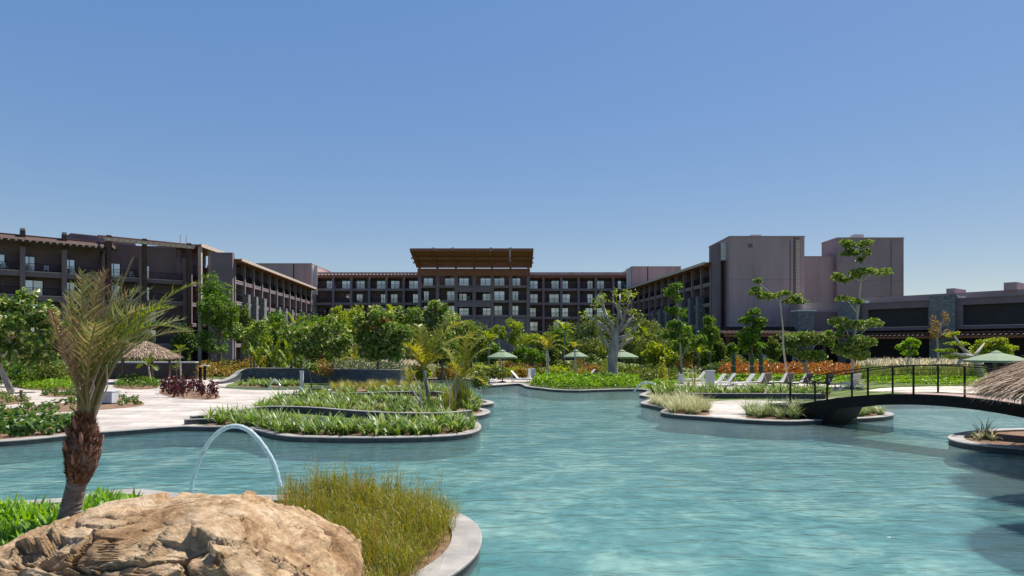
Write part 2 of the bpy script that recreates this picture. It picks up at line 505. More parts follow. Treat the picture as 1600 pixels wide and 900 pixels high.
def unit(a):
    return a / np.maximum(np.linalg.norm(a, axis=1, keepdims=True), 1e-9)
def leaf_mesh(name, m, P, N, S, rng, aspect=0.5, fold=0.25):
    """one folded leaf (two triangles) at each point P, facing about N"""
    n = len(P)
    N = unit(N)
    t = unit(np.cross(N, rng.normal(size=(n, 3))))
    b = np.cross(N, t)
    S = S[:, None]
    w = S*aspect*0.5
    base = P - t*S*0.5
    tip = P + t*S*0.5 - N*S*0.12
    l = P + b*w + N*w*fold*2 + t*S*0.05
    r = P - b*w + N*w*fold*2 + t*S*0.05
    V = np.stack([base, l, tip, r], 1).reshape(-1, 3)
    i = np.arange(n)[:, None]*4
    Fq = np.concatenate([i + np.array([[0, 2, 1]]), i + np.array([[0, 3, 2]])], 0)
    return npmesh(name, V, Fq, m)
def clump_points(rng, cl, n, shell=0.55):
    """points spread through ellipsoids (x,y,z,rx,ry,rz), thick towards the outside, uneven outline"""
    cl = np.asarray(cl, dtype=float)
    w = (cl[:, 3]*cl[:, 4]*cl[:, 5])**(2/3)
    k = rng.choice(len(cl), n, p=w/w.sum())
    d = unit(rng.normal(size=(n, 3)))
    ph = rng.uniform(0, 6.28, (len(cl), 6))
    lump = 1 + 0.22*np.sin(5*d[:, 0]+ph[k, 0])*np.sin(5*d[:, 1]+ph[k, 1]) + 0.16*np.sin(9*d[:, 2]+ph[k, 2])*np.sin(8*d[:, 0]+ph[k, 3])
    r = (shell + (1-shell)*rng.random(n)**0.6)*lump
    r = np.where(rng.random(n) < 0.12, r*rng.uniform(0.4, 1.12, n), r)
    P = cl[k, :3] + d*cl[k, 3:]*r[:, None]
    N = unit(d*0.7 + rng.normal(size=(n, 3))*0.55 + np.array([0, 0, 0.55]))
    return P, N
def blade_mesh(name, m, P, az, lean, length, width, droop, seg=4):
    """arching blades (grass, straps, straw): root P, heading az, lean from upright, droop adds along the blade"""
    n = len(P)
    V = np.zeros((n, seg+1, 2, 3))
    pos = P.copy()
    ca, sa = np.cos(az), np.sin(az)
    side = np.stack([-sa, ca, np.zeros(n)], 1)
    for s in range(seg+1):
        u = s/seg
        wv = width*(1-u**1.6)*0.5*(0.65+0.7*min(u*2.5, 1)*0.5) + 0.0008
        V[:, s, 0] = pos - side*wv[:, None]
        V[:, s, 1] = pos + side*wv[:, None]
        ang = lean + droop*(u+0.5/seg)
        step = length/seg
        pos = pos + np.stack([np.sin(ang)*ca, np.sin(ang)*sa, np.cos(ang)], 1)*step[:, None]
    V = V.reshape(-1, 3)
    i = np.arange(n)[:, None]*(2*(seg+1))
    Fq = np.concatenate([i + np.array([[2*s, 2*s+1, 2*s+3, 2*s+2]]) for s in range(seg)], 0)
    return npmesh(name, V, Fq, m)
def pip(poly, pts):
    x, y = pts[:, 0], pts[:, 1]
    ins = np.zeros(len(pts), bool)
    n = len(poly)
    for i in range(n):
        x1, y1 = poly[i]; x2, y2 = poly[(i+1) % n]
        c = ((y1 > y) != (y2 > y)) & (x < (x2-x1)*(y-y1)/((y2-y1) if y2 != y1 else 1e-9)+x1)
        ins ^= c
    return ins
def fill(rng, poly, n):
    P = np.asarray(poly)
    lo, hi = P.min(0), P.max(0)
    out = np.zeros((0, 2))
    for _ in range(60):
        q = rng.uniform(lo, hi, (max(n*2, 50), 2))
        out = np.concatenate([out, q[pip(poly, q)]])
        if len(out) >= n: break
    return out[:n]
def spaced(rng, poly, n, dmin):
    out = []
    for q in fill(rng, poly, n*12):
        if all((q[0]-o[0])**2+(q[1]-o[1])**2 > dmin*dmin for o in out):
            out.append(q)
        if len(out) >= n: break
    return out
def smooth_line(pts, it=2, closed=False):
    for _ in range(it):
        q = []
        n = len(pts)
        if not closed: q.append(pts[0])
        for i in range(n if closed else n-1):
            a, b = pts[i], pts[(i+1) % n]
            q.append((a[0]*.75+b[0]*.25, a[1]*.75+b[1]*.25))
            q.append((a[0]*.25+b[0]*.75, a[1]*.25+b[1]*.75))
        if not closed: q.append(pts[-1])
        pts = q
    return pts

# ================================================================== THE SETTING
def sheet(name, poly, z, m, parent=None, kind='structure', label=None):
    mb = MB()
    mb.add([(x, y, z) for x, y in poly], [tuple(range(len(poly)))])
    o = mb.build(name, m, parent)
    if parent is None: tag(o, label, None, None, kind)
    return o
def area2(poly):
    return sum(poly[i][0]*poly[(i+1) % len(poly)][1]-poly[(i+1) % len(poly)][0]*poly[i][1] for i in range(len(poly)))
def land(name, poly, ztop, m, label):
    """a body of ground with an upright pool wall all round"""
    if area2(poly) < 0: poly = poly[::-1]
    n = len(poly)
    o = sheet(name, poly, ztop, m, label=label)
    mb = MB(); lo = MB()
    for i in range(n):
        a, b = poly[i], poly[(i+1) % n]
        mb.add([(a[0], a[1], -0.06), (b[0], b[1], -0.06), (b[0], b[1], ztop+0.012), (a[0], a[1], ztop+0.012)], [(0, 1, 2, 3)])
        lo.add([(a[0], a[1], -0.62), (b[0], b[1], -0.62), (b[0], b[1], -0.06), (a[0], a[1], -0.06)], [(0, 1, 2, 3)])
    mb.build('waterline_tiles', M['poolwall'], o)
    lo.build('pool_wall', M['floor'], o)
    return o
def strip(name, line, w, z0, z1, m, parent=None, side=1, over=0.03):
    """a kerb or coping along a line; side=1 puts its width to the left of the line"""
    P = [Vector((x, y)) for x, y in line]
    n = len(P)
    A = []; B = []
    for i in range(n):
        d = (P[min(i+1, n-1)] - P[max(i-1, 0)]).normalized()
        nn = Vector((-d.y, d.x))*side
        A.append(P[i] - nn*over); B.append(P[i] + nn*w)
    V = []; Fs = []
    for i in range(n):
        V += [(A[i].x, A[i].y, z0), (A[i].x, A[i].y, z1-0.012), (A[i].x+(B[i].x-A[i].x)*0.04, A[i].y+(B[i].y-A[i].y)*0.04, z1), (B[i].x, B[i].y, z1), (B[i].x, B[i].y, z0)]
    for i in range(n-1):
        for k in range(5):
            k2 = (k+1) % 5
            q = (i*5+k, (i+1)*5+k, (i+1)*5+k2, i*5+k2)
            Fs.append(q if side > 0 else q[::-1])
    mb = MB().add(V, Fs)
    mb.add([V[j] for j in range(5)], [(0, 1, 2, 3, 4)])
    mb.add([V[(n-1)*5+j] for j in range(5)], [(4, 3, 2, 1, 0)])
    return mb.build(name, m, parent)

# pool floor, then terrain far out, both well below the water
sheet('pool_floor', [(-70, -12), (70, -12), (70, 75), (-70, 75)], -0.55, M['floor'], label='mottled teal pool floor under the water')
sheet('terrain', [(-3000, -3000), (3000, -3000), (3000, 5000), (-3000, 5000)], -1.4, M['terrain'], label='flat ground out to the horizon')
sheet('water', [(-69, -11), (69, -11), (69, 74), (-69, 74)], 0.0, M['water'], label='rippled teal water of the lagoon pool')

ZL = 0.12
# --- large bank: patio on the left, planter tips, garden behind, deck on the right
shore_px = [(-500, 712), (-150, 700), (0, 692), (60, 687), (130, 679), (200, 674), (262, 669), (288, 667.5),
    (300, 668), (380, 669), (405, 674), (440, 683), (500, 685.5), (580, 686), (660, 685), (715, 682), (742, 677), (752, 670), (748, 662), (736, 656),
    (728, 652.5), (745, 651), (760, 648), (767, 644), (760, 640.5), (745, 638), (738, 635), (752, 633.5), (766, 632), (773, 630), (766, 627), (748, 625),
    (735, 619), (722, 610), (700, 605), (660, 603), (625, 601), (605, 597.5), (615, 594.5), (640, 592.5), (700, 591.5), (735, 592.5), (750, 597), (757, 602),
    (766, 603), (781, 602), (800, 600.5), (814, 600), (822, 605), (845, 607), (862, 609.5), (900, 611), (940, 609.5), (980, 608.5), (1008, 609),
    (1014, 612), (1003, 615.5), (998, 618), (1008, 620), (1024, 622), (1012, 626), (1000, 630), (1004, 632), (1025, 636), (1046, 639), (1032, 643),
    (1034, 646.5), (1060, 650), (1110, 653), (1150, 656.5), (1200, 659), (1240, 660), (1280, 658), (1305, 656), (1340, 655.5), (1380, 653), (1395, 650),
    (1397, 648), (1388, 645), (1360, 642), (1310, 638), (1290, 633), (1290, 627), (1320, 622), (1400, 620), (1500, 620), (1650, 622), (1900, 628)]
shore = smooth_line([g(*p) for p in shore_px], 2)
back = [(90, 38), (420, 60), (420, 420), (-420, 420), (-420, 20), (-60, 14)]
garden = land('ground', list(shore) + back, ZL, M['lawn'], 'garden ground and terraces around the lagoon pool')
strip('coping', shore, 0.34, ZL+0.012, ZL+0.05, M['coping'], garden, 1)

# --- near planter island with the boulder
isl_px = [(-600, 830), (-200, 800), (0, 788), (60, 785), (120, 780), (165, 771), (205, 767), (250, 771), (300, 777), (390, 777), (450, 778), (520, 781), (600, 786),
    (665, 793), (710, 802), (738, 817), (751, 836), (748, 862), (728, 885), (692, 910), (640, 950), (560, 1010)]
isl = smooth_line([g(*p) for p in isl_px], 2)
near = land('planter_ground', list(isl) + [(-1.2, 5.6), (-2.6, 4.4), (-6, 3.8), (-20, 3.8), (-20, 9)], ZL, M['soil'], 'soil of the near planter island with the boulder')
strip('coping', isl, 0.42, ZL+0.01, ZL+0.05, M['coping'], near, -1)

# --- small bank on the right, where the bridge lands
rb_px = [(1800, 672), (1600, 671), (1540, 673), (1500, 678), (1484, 682), (1481, 686), (1490, 691), (1515, 696), (1555, 700), (1610, 704), (1680, 716), (1720, 745), (1745, 790), (1790, 850), (1900, 900)]
rb = smooth_line([g(*p) for p in rb_px], 2)
rbank = land('bank', list(rb) + [(13, 5), (30, 5), (30, 21)], ZL, M['soil'], 'planted bank at the right end of the bridge')
strip('coping', rb, 0.4, ZL+0.012, ZL+0.06, M['coping'], rbank, 1)

# --- terraces and soil beds, each a thin sheet over the ground
def poly(px, z=ZL, it=2, sm=True):
    p = [g(a, b, z) for a, b in px]
    return smooth_line(p, it, True) if sm else p
patio_line = [g(*p) for p in [(-500, 711), (-150, 699), (0, 691), (60, 686), (130, 678), (200, 673), (262, 668), (288, 666.5), (330, 660), (350, 652), (390, 640), (430, 626), (470, 617), (560, 615),
    (640, 612), (690, 607), (660, 604.5), (625, 603), (600, 600), (560, 604), (470, 610), (360, 609), (350, 602), (372, 597), (340, 592), (290, 590), (200, 590), (120, 591), (0, 596), (-300, 600)]]
sheet('patio', smooth_line(patio_line, 1, True), ZL+0.006, M['patio'], label='pale paved terrace beside the pool')
sheet('deck', poly([(1060, 648.5), (1110, 651.5), (1150, 655), (1200, 657.5), (1235, 658), (1250, 640), (1240, 628), (1180, 625.5), (1120, 626), (1090, 632)]), ZL+0.006, M['patio'], label='pale paved landing before the bridge')
sheet('lounger_terrace', poly([(1010, 607), (1100, 611), (1200, 612), (1290, 612), (1330, 606), (1300, 599), (1150, 597), (1060, 597)], it=1), ZL+0.006, M['patio'], label='paved terrace under the row of loungers')
sheet('far_terrace', poly([(757, 601.5), (781, 601), (814, 599), (850, 597), (900, 594), (1000, 593), (1000, 589), (860, 589), (760, 590), (690, 590), (640, 591), (735, 591.8), (750, 596)], it=1), ZL+0.006, M['patio'], label='paved terrace with umbrellas at the far shore')
sheet('sand', poly([(1340, 613), (1700, 616), (1800, 611), (1700, 604), (1500, 603), (1385, 605)], it=1), ZL+0.006, M['sand'], label='strip of pale sand behind the bridge')
beds = {}
def bed(key, px, label, it=2):
    p = poly(px, it=it)
    beds[key] = p
    sheet('soil_bed', p, ZL+0.012, M['soil'], label=label)
bed('front', [(312, 665.5), (384, 667), (410, 672), (444, 680), (500, 682.5), (580, 683), (660, 682), (710, 679), (737, 674.5), (744, 669), (738, 663), (700, 664), (640, 668), (560, 670), (490, 667), (440, 662), (400, 653), (340, 657)], 'soil strip along the front planter coping')
bed('middle', [(385, 646), (440, 642), (500, 645), (560, 650), (640, 653.5), (700, 653), (735, 649), (757, 644), (735, 637), (650, 628), (540, 625), (450, 625), (405, 634)], 'soil of the middle planter tier')
bed('rear', [(455, 621), (560, 619.5), (690, 622), (735, 634), (760, 631), (735, 624), (715, 611), (690, 607), (600, 611), (470, 615)], 'soil of the rear planter tier')
bed('patio_strip', [(-60, 651), (0, 648.5), (60, 645.5), (120, 643), (190, 638.5), (225, 634), (226, 629), (205, 622), (165, 621), (110, 628), (60, 636), (-60, 644)], 'long soil bed crossing the terrace')
bed('patio_round', [(-60, 636), (0, 634), (35, 631), (49, 627), (40, 622), (0, 619), (-60, 619)], 'small rounded soil bed at the terrace edge')
bed('hedge_left', [(16, 603), (40, 609), (80, 611), (130, 609), (128, 598), (60, 594), (20, 597)], 'soil under the green hedge by the terrace')
bed('low_left', [(52, 618), (90, 621), (130, 620), (130, 611), (90, 612)], 'thin soil bed beside the terrace path')
bed('grape', [(-60, 691), (0, 687), (60, 682), (125, 675), (128, 662), (60, 660), (-60, 663)], 'soil of the poolside bed with round leaves')
bed('purple', [(246, 613), (260, 620), (300, 624), (335, 625), (347, 620), (335, 613), (290, 608), (255, 607)], 'soil under the purple plants')
bed('hedge_mid', [(172, 605), (200, 609), (245, 608), (252, 600), (230, 595), (185, 596)], 'soil of the low green bed by the shelter')
bed('deck_grass', [(1020, 634), (1046, 638), (1037, 644), (1060, 648), (1105, 650), (1112, 645), (1090, 634), (1075, 628), (1020, 627)], 'soil of the pale grass bed at the deck tip')
bed('bridge_grass', [(1162, 655), (1200, 657), (1262, 656.5), (1262, 646), (1220, 643), (1170, 646)], 'soil of the grass bed beside the bridge foot')
bed('under_grass', [(1314, 653.5), (1340, 653), (1376, 650), (1384, 647.5), (1360, 644), (1318, 643)], 'soil of the grass bed under the bridge')
bed('deck_straps', [(1008, 618), (1080, 619), (1200, 619), (1300, 621), (1300, 612), (1180, 612.5), (1080, 611.5), (1030, 611)], 'soil of the strap plant bed before the loungers')

# --- thin planter walls between the tiers, the narrow basins between them
for name, px, lab in (('planter_wall', [(300, 662.5), (345, 659), (385, 650), (400, 646), (440, 645), (490, 647), (540, 652), (600, 656), (660, 657.5), (705, 656), (738, 652)], 'low wavy stone wall between front and middle planter tiers'),
                ('planter_wall', [(440, 623.5), (500, 622.5), (560, 622), (620, 619.5), (690, 618.5), (735, 635)], 'low stone wall between middle and rear planter tiers'),
                ('planter_wall', [(290, 664), (312, 662.5), (345, 662)], 'short dark stone ledge at the terrace corner'),
                ('planter_wall', [(1060, 622.5), (1120, 623), (1200, 623), (1290, 623.5)], 'low dark stone wall along the strap plants on the deck')):
    ln = smooth_line([g(*p) for p in px], 2)
    o = strip(name, ln, 0.22, ZL-0.02, ZL+(0.3 if 'ledge' not in lab else 0.2), M['coping'], None, 1, 0.0)
    tag(o, lab, 'wall')
    strip('wall_face', ln, 0.01, ZL-0.01, ZL+(0.27 if 'ledge' not in lab else 0.17), M['poolwall'], o, 1, 0.012)
sheet('rill', poly([(415, 651), (480, 651), (540, 656), (600, 660), (680, 661), (690, 663), (640, 666), (560, 668), (490, 665), (440, 660)]), ZL+0.02, M['shallow'], label='narrow shallow basin inside the wavy planter')
sheet('rill', poly([(1200, 626), (1290, 627), (1290, 624.5), (1200, 624)]), ZL+0.02, M['shallow'], label='thin strip of water behind the paved landing')
sheet('shallow_pool', poly([(335, 603.5), (360, 608.5), (470, 610), (560, 606), (600, 601), (560, 600), (520, 602), (440, 606), (365, 605)], it=1), ZL+0.016, M['shallow'], label='greenish shallow pool below the slate wall')
bed('pool_hedge', [(366, 604.5), (440, 605.5), (470, 604), (468, 600.5), (380, 599.5)], 'soil strip in the shallow pool')
bed('grass_tuft', [(505, 611), (560, 614), (640, 612.5), (690, 607), (650, 604.5), (600, 604), (540, 606)], 'soil under the olive grass by the slate wall')

# ================================================================== BUILDINGS
def boxmesh(name, m, *a):
    return MB().box(*a).mesh(name, m)
_wm = {}
def window_meshes(w, h):
    k = (round(w, 2), round(h, 2))
    if k not in _wm:
        f = MB()
        t = 0.09
        f.box(-w/2, w/2, -0.07, 0.0, 0, t).box(-w/2, w/2, -0.07, 0.0, h-t, h)
        f.box(-w/2, -w/2+t, -0.07, 0.0, t, h-t).box(w/2-t, w/2, -0.07, 0.0, t, h-t).box(-t/2, t/2, -0.07, 0.0, t, h-t)
        fm = f.mesh('window', M['metal_dark'])
        pw = w/2-1.5*t
        pm = [MB().box(-pw/2, pw/2, -0.03, -0.012, t, h-t).mesh('pane', M[k_]) for k_ in ('glass', 'glass_curtain', 'glass_dark')]
        _wm[k] = (fm, pm, (w/2-t/2)/2 - 0.0)
    return _wm[k]
def window(root, x, y, z, w=1.9, h=2.25):
    fm, pm, off = window_meshes(w, h)
    o = link('window', fm, root, (x, y, z))
    rr_ = random.Random(int(x*7.3+z*31.7)+len(root.children))
    for s_ in (-1, 1):
        link('pane', pm[rr_.choices((0, 1, 2), (5, 3, 1.3))[0]], o, (s_*off, 0, 0))
    return o
_rm = {}
def railing(root, x0, x1, y, z, h=1.05):
    w = round(x1-x0, 2)
    if w not in _rm:
        r = MB()
        r.box(0, w, -0.03, 0.03, h-0.06, h).box(0, w, -0.02, 0.02, 0.1, 0.14)
        n = max(2, int(w/0.16))
        for i in range(n+1):
            xx = w*i/n
            r.box(xx-0.014, xx+0.014, -0.014, 0.014, 0.0, h-0.06)
        _rm[w] = r.mesh('railing', M['metal_dark'])
    return link('railing', _rm[w], root, (x0, y, z))
def rafters(root, x0, x1, step, y0, y1, z, m, s=0.14, slope=0.0, name='rafter'):
    me = MB().box(-s/2, s/2, y0, y1, -s, s*0.3)
    me = me.mesh(name, m)
    n = int((x1-x0)/step)
    for i in range(n+1):
        o = link(name, me, root, (x0+(x1-x0)*i/max(n, 1), 0, z))
        o.rotation_euler = (slope, 0, 0)

def facade(root, cols, floors, top, wallz0, depth=2.2, colw=0.55, pat=None, slab=0.5, winh=2.25, seed=1, skip=None, colmat='column', back=6.0, eave=None):
    """balcony front in local axes: x along the facade, -y towards the viewer"""
    rng = random.Random(seed)
    x0, x1 = cols[0], cols[-1]
    MB().box(x0, x1, depth, depth+back, wallz0, top).build('wall', M['render_back'], root)
    for z in floors:
        MB().box(x0-0.1, x1+0.1, -0.12, depth+0.01, z-slab, z).build('slab', M[colmat], root)
        MB().box(x0-0.1, x1+0.1, -0.16, 0.06, z-0.09, z+0.05).build('slab_edge', M['beige'], root)
    cm = MB().box(-colw/2, colw/2, -0.34, 0.3, wallz0, top-0.2).mesh('column', M[colmat])
    pm = MB().box(-0.12, 0.12, 0.25, depth+0.02, wallz0, top-0.6).mesh('partition', M['render_back'])
    for c in cols:
        link('column', cm, root, (c, 0, 0))
        link('partition', pm, root, (c, 0, 0))
    for fi, z in enumerate(floors):
        for i in range(len(cols)-1):
            a, b = cols[i], cols[i+1]
            railing(root, a+colw/2, b-colw/2, -0.02, z+0.05)
            side = pat[i % len(pat)] if pat else rng.choice('LR')
            if skip and (fi, i) in skip: continue
            w = rng.choice([1.45, 1.9, 1.9, 2.4]) if b-a > 3 else 1.4
            xx = a+0.35+w/2 if side == 'L' else (b-0.35-w/2 if side == 'R' else (a+b)/2)
            window(root, xx, depth-0.004, z+0.02, w, winh)

FL = [0.25 + 3.3*k for k in range(6)]          # 0.25 ... 16.75
# --- central building
cb = thing('hotel_building', 'long dark six storey hotel block with balcony grid closing the garden', 'building', (0, 160, 0))
lc = [gx(p, 160) for p in (493, 521, 549, 577, 604, 631, 655)]
rc = [gx(p, 160) for p in (826, 849, 877, 904, 931, 958, 982)]
lr = cb
facade(cb, lc, FL[1:], 20.0, 0, pat='RRLRLR', seed=3, skip={(3, 0), (4, 0)} - {(4, 0)})
facade(cb, rc, FL[1:], 20.0, 0, pat='LRLRLR', seed=5)
for a, b in ((lc[0], lc[-1]), (rc[0], rc[-1])):
    MB().box(a-0.2, b+0.2, 0.4, 9.0, 20.0, 20.7).build('parapet', M['tower'], cb)
    MB().box(a-0.2, b+0.2, -1.0, -0.8, 19.55, 19.9).build('eave_beam', M['wood'], cb)
    MB().box(a-0.2, b+0.2, 0.32, 0.5, 19.3, 19.9).build('eave_beam', M['wood'], cb)
    rafters(cb, a, b, 0.8, -1.25, 1.9, 20.12, M['wood_pale'], 0.13)
    MB().box(a, b, 1.0, 2.3, 18.9, 19.3).build('soffit', M['wood_dark'], cb)
# the projecting middle part with the tilted timber roof
CY = -8.0
mc = [gx(p, 152) for p in (655.7, 683.7, 712.5, 741, 769, 797.7, 825.3)]
mid = thing('hotel_entrance_block', 'taller middle part of the hotel with tilted red timber roof', 'building', (0, 160+CY, 0))
facade(mid, mc, FL[3:], 19.6, 0, depth=2.4, colw=0.75, pat='LRLRLL', seed=8, winh=2.3, back=8.0)
MB().box(mc[2]+0.3, mc[4]-0.3, -0.05, 0.25, 0, 9.55).build('plain_wall', M['column'], mid)
MB().box(mc[0]-0.2, mc[2]-0.5, -0.02, 0.25, 0, 9.55).build('plain_wall', M['column'], mid)
MB().box(mc[4]+0.5, mc[6]+0.2, -0.02, 0.25, 0, 9.55).build('plain_wall', M['column'], mid)
for z in (12.9, 16.2):
    MB().box(mc[2]+0.3, mc[4]-0.3, -0.5, -0.2, z-0.9, z+0.25).build('balcony_front', M['column'], mid)
MB().box(mc[0]-0.4, mc[-1]+0.4, -0.7, -0.4, 18.9, 20.5).build('roof_fascia', M['wood'], mid)
pan = MB().box(-1.9, 1.9, -0.78, -0.7, 19.05, 20.35).mesh('fascia_panel', M['wood'])
for i in range(6):
    link('fascia_panel', pan, mid, ((mc[i]+mc[i+1])/2, 0, 0))
# tilted roof: rises to the front and widens
rz0, rz1, ry0, ry1 = 20.9, 23.3, 1.5, -8.5
xa0, xa1, xb0, xb1 = mc[0]-0.9, mc[-1]+0.9, mc[0]-0.95, mc[-1]+0.95
th = 0.55
segs = [xb0, mc[1]-0.1, mc[2]-0.1, mc[4]-0.1, mc[5]-0.1, xb1]
for i in range(5):
    u0 = (segs[i]-xb0)/(xb1-xb0); u1 = (segs[i+1]-xb0)/(xb1-xb0)
    A0 = xa0+(xa1-xa0)*u0; A1 = xa0+(xa1-xa0)*u1
    g_ = 0.03
    v = [(A0+g_, ry0, rz0), (A1-g_, ry0, rz0), (segs[i+1]-g_, ry1, rz1), (segs[i]+g_, ry1, rz1)]
    v += [(x, y, z+th) for x, y, z in v]
    MB().add(v, [(0, 1, 2, 3)[::-1], (4, 5, 6, 7), (0, 1, 5, 4), (1, 2, 6, 5), (2, 3, 7, 6), (3, 0, 4, 7)][::1]).build('roof_panel', M['wood'], mid)
for c in mc[1:3]+mc[4:6]:
    MB().box(c-0.28, c+0.28, -8.62, -8.2, 23.5, 24.0).build('ridge_clip', M['beige'], mid)
for c in mc:
    k = (c-mc[0])/(mc[-1]-mc[0]); cx2 = xb0+0.7+(xb1-xb0-1.4)*k
    MB().tube([(c, 0.5, 20.4), ((c+cx2)/2, -4, 21.8), (cx2, -8.2, 23.1)], [0.22, 0.2, 0.14], 6).build('roof_rib', M['wood'], mid)
    MB().box(c-0.2, c+0.2, -0.4, 0.2, 19.6, 20.9).build('roof_post', M['wood_dark'], mid)
for yy, zz in ((-2.6, 21.7), (-5.4, 22.35)):
    MB().box(mc[0]-1.1, mc[-1]+1.1, yy-0.12, yy+0.12, zz-0.3, zz).build('purlin', M['wood'], mid)

# --- corner blocks between the wings and the central building
def corner(x0, x1, y0, top, strip_x, lab):
    t = thing('corner_block', lab, 'building', ((x0+x1)/2, y0, 0), 0, 'plain corner blocks of the hotel')
    w = (x1-x0)/2
    MB().box(-w, w, 0, 16, 0, top).build('wall', M['tower'], t)
    MB().box(-w-0.06, w+0.06, -0.06, 16.06, top, top+0.18).build('parapet_cap', M['beige'], t)
    sx = w*0.35 if strip_x > 0 else -w*0.35
    MB().box(sx-0.12, sx+0.12, -0.02, 0.1, 0, top-0.05).build('joint', M['panel_dark'], t)
    s = 1 if strip_x > 0 else -1
    lou = MB().box(-0.05, 0.05, 0, 1.6, -0.09, 0.09).mesh('louvre', M['white'])
    for i in range(26):
        link('louvre', lou, t, (s*(w+0.12), 0.3, top-6.6+i*0.25))
    MB().box(-0.5, 0.5, 0.1, 0.2, top-7, top-0.2).build('corner_trim', M['palegrey'], t, loc=(s*(w+0.5), 1.0, 0))
    return t
corner(gx(400, 157), gx(487, 157), 157, 22.2, 1, 'plain grey corner block left of the hotel balconies')
corner(gx(987, 157), gx(1064, 157), 157, 21.5, -1, 'plain grey corner block right of the hotel balconies')

# --- side wings: facades that run away from the viewer
def wing(name, lab, A, B, right_facing, endw, seed):
    L_ = math.hypot(B[0]-A[0], B[1]-A[1])
    if right_facing:      # local x from near A to far B, outward (-y) = +X
        ang = math.atan2(B[1]-A[1], B[0]-A[0]); org = A
    else:
        ang = math.atan2(A[1]-B[1], A[0]-B[0]); org = B
    t = thing(name, lab, 'building', (org[0], org[1], 0), ang)
    n = 11
    cs = [0.6+(L_-1.0)*i/n for i in range(n+1)]
    if not right_facing: cs = [L_-c for c in cs][::-1]
    facade(t, cs, FL[1:5], 16.4, 0, depth=2.3, colw=0.4, seed=seed, winh=2.2, back=0.6 if right_facing else 7.0)
    nx = 0.0 if right_facing else L_
    s = -1 if right_facing else 1
    a, b = sorted((nx+s*(-0.6), nx+s*(0.35)))
    MB().box(a, b, -0.2, endw, 0, 17.5).build('end_wall', M['render'], t)
    MB().box(min(cs)-0.3, max(cs)+0.3, 1.6, 2.9 if right_facing else 9.2, 16.4, 17.45).build('parapet', M['beige'], t)
    MB().box(min(cs)-0.3, max(cs)+0.3, -1.3, 1.5, 16.45, 16.62).build('eave', M['wood'], t)
    MB().box(min(cs)-0.3, max(cs)+0.3, -1.42, -1.28, 16.3, 16.72).build('eave_fascia', M['wood_pale'], t)
    rafters(t, min(cs), max(cs), 1.2, -1.5, 1.4, 16.3, M['wood'], 0.15)
    # stone piers in front of the lower storeys
    for i, c in enumerate(cs if right_facing else cs[::-1]):
        if i in (1, 2, 3, 5, 6, 7, 9, 10):
            w = (1.1 if i != 3 else 1.5)
            h = 11.5 if i < 4 else 10.6
            MB().box(c-w/2, c+w/2, -1.0 if i == 1 else -0.85, 0.35, 0, h).build('stone_pier', M['stone'], t)
    return t
wing('hotel_wing', 'left balcony wing running back from the tree to the hotel block', (-42.9, 104.6), (-46.3, 156.8), True, 3.0, 11)
wing('hotel_wing', 'right balcony wing running back from the big grey tower', (32.2, 109.0), (27.9, 156.8), False, 2.4, 17)

# --- oblique wing at the far left
A = (-71.5, 88.3)
u = (0.7216, 0.6923)
ang = math.atan2(u[1], u[0])
ow = thing('hotel_wing', 'near left balcony wing with rafter ends and long timber pergola', 'building', (A[0], A[1], 0), ang)
tp = lambda px: along(A, u, px)
c1 = [tp(p) for p in (-95, -28, 35, 100, 163)]
facade(ow, c1, FL[1:5], 16.9, 0, depth=2.3, colw=0.6, seed=23, slab=0.72, winh=2.3, pat='RLLL', back=8, colmat='render')
MB().box(c1[0], c1[-1], 2.2, 9.5, 16.9, 18.2).build('roof_wall', M['render_back'], ow)
MB().box(c1[0]-0.3, c1[-1]+1.5, -1.1, -0.9, 17.15, 17.5).build('eave_beam', M['wood_dark'], ow)
MB().box(c1[0]-0.3, c1[-1]+1.0, 0.0, 9.5, 18.0, 18.35).build('roof', M['wood_dark'], ow)
v = [(c1[0]-0.3, -1.3, 17.45), (c1[-1]+1.2, -1.3, 17.45), (c1[-1]+1.2, 0.6, 18.35), (c1[0]-0.3, 0.6, 18.35)]
MB().add(v + [(x, y, z+0.1) for x, y, z in v], [(3, 2, 1, 0), (4, 5, 6, 7), (0, 1, 5, 4), (1, 2, 6, 5), (2, 3, 7, 6), (3, 0, 4, 7)]).build('roof_slope', M['wood_dark'], ow)
me = MB().tube([(0, -1.55, 0), (0, 0.3, 0.0)], 0.13, 8).mesh('rafter_end', M['wood_pale'])
k = 0
x = c1[0]
while x < c1[-1]+1.0:
    link('rafter_end', me, ow, (x, 0, 17.42)); x += 0.78
for p in (35, 100):
    MB().box(tp(p)-0.28, tp(p)+0.28, -0.5, 0.2, 17.0, 18.9).build('roof_post', M['wood_dark'], ow)
    MB().box(tp(p)-0.24, tp(p)+0.24, -0.45, 0.15, 18.9, 19.2).build('post_cap', M['beige'], ow)
# pergola section of that wing
c2 = [tp(p) for p in (165, 220, 289)]
facade(ow, [c2[0]+0.2, c2[1], c2[2]], FL[1:5], 17.2, 0, depth=2.0, colw=0.65, seed=31, slab=0.6, winh=2.2, pat='LL', back=9, colmat='render')
MB().box(c2[0], c2[2], 1.98, 9.5, 17.2, 18.6).build('roof_wall', M['render'], ow)
for c in c2:
    MB().box(c-0.28, c+0.28, -2.1, -1.5, 0, 19.2).build('pergola_post', M['wood_dark'], ow)
MB().box(c2[0]-0.6, c2[2]+0.6, -2.3, -2.0, 18.35, 18.75).build('pergola_beam', M['wood_pale'], ow)
MB().box(c2[0]-0.6, c2[2]+0.6, -0.3, 0.0, 18.85, 19.2).build('pergola_beam', M['wood'], ow)
MB().box(c2[0]-0.6, c2[2]+0.6, 1.6, 2.0, 19.2, 19.6).build('pergola_beam', M['wood'], ow)
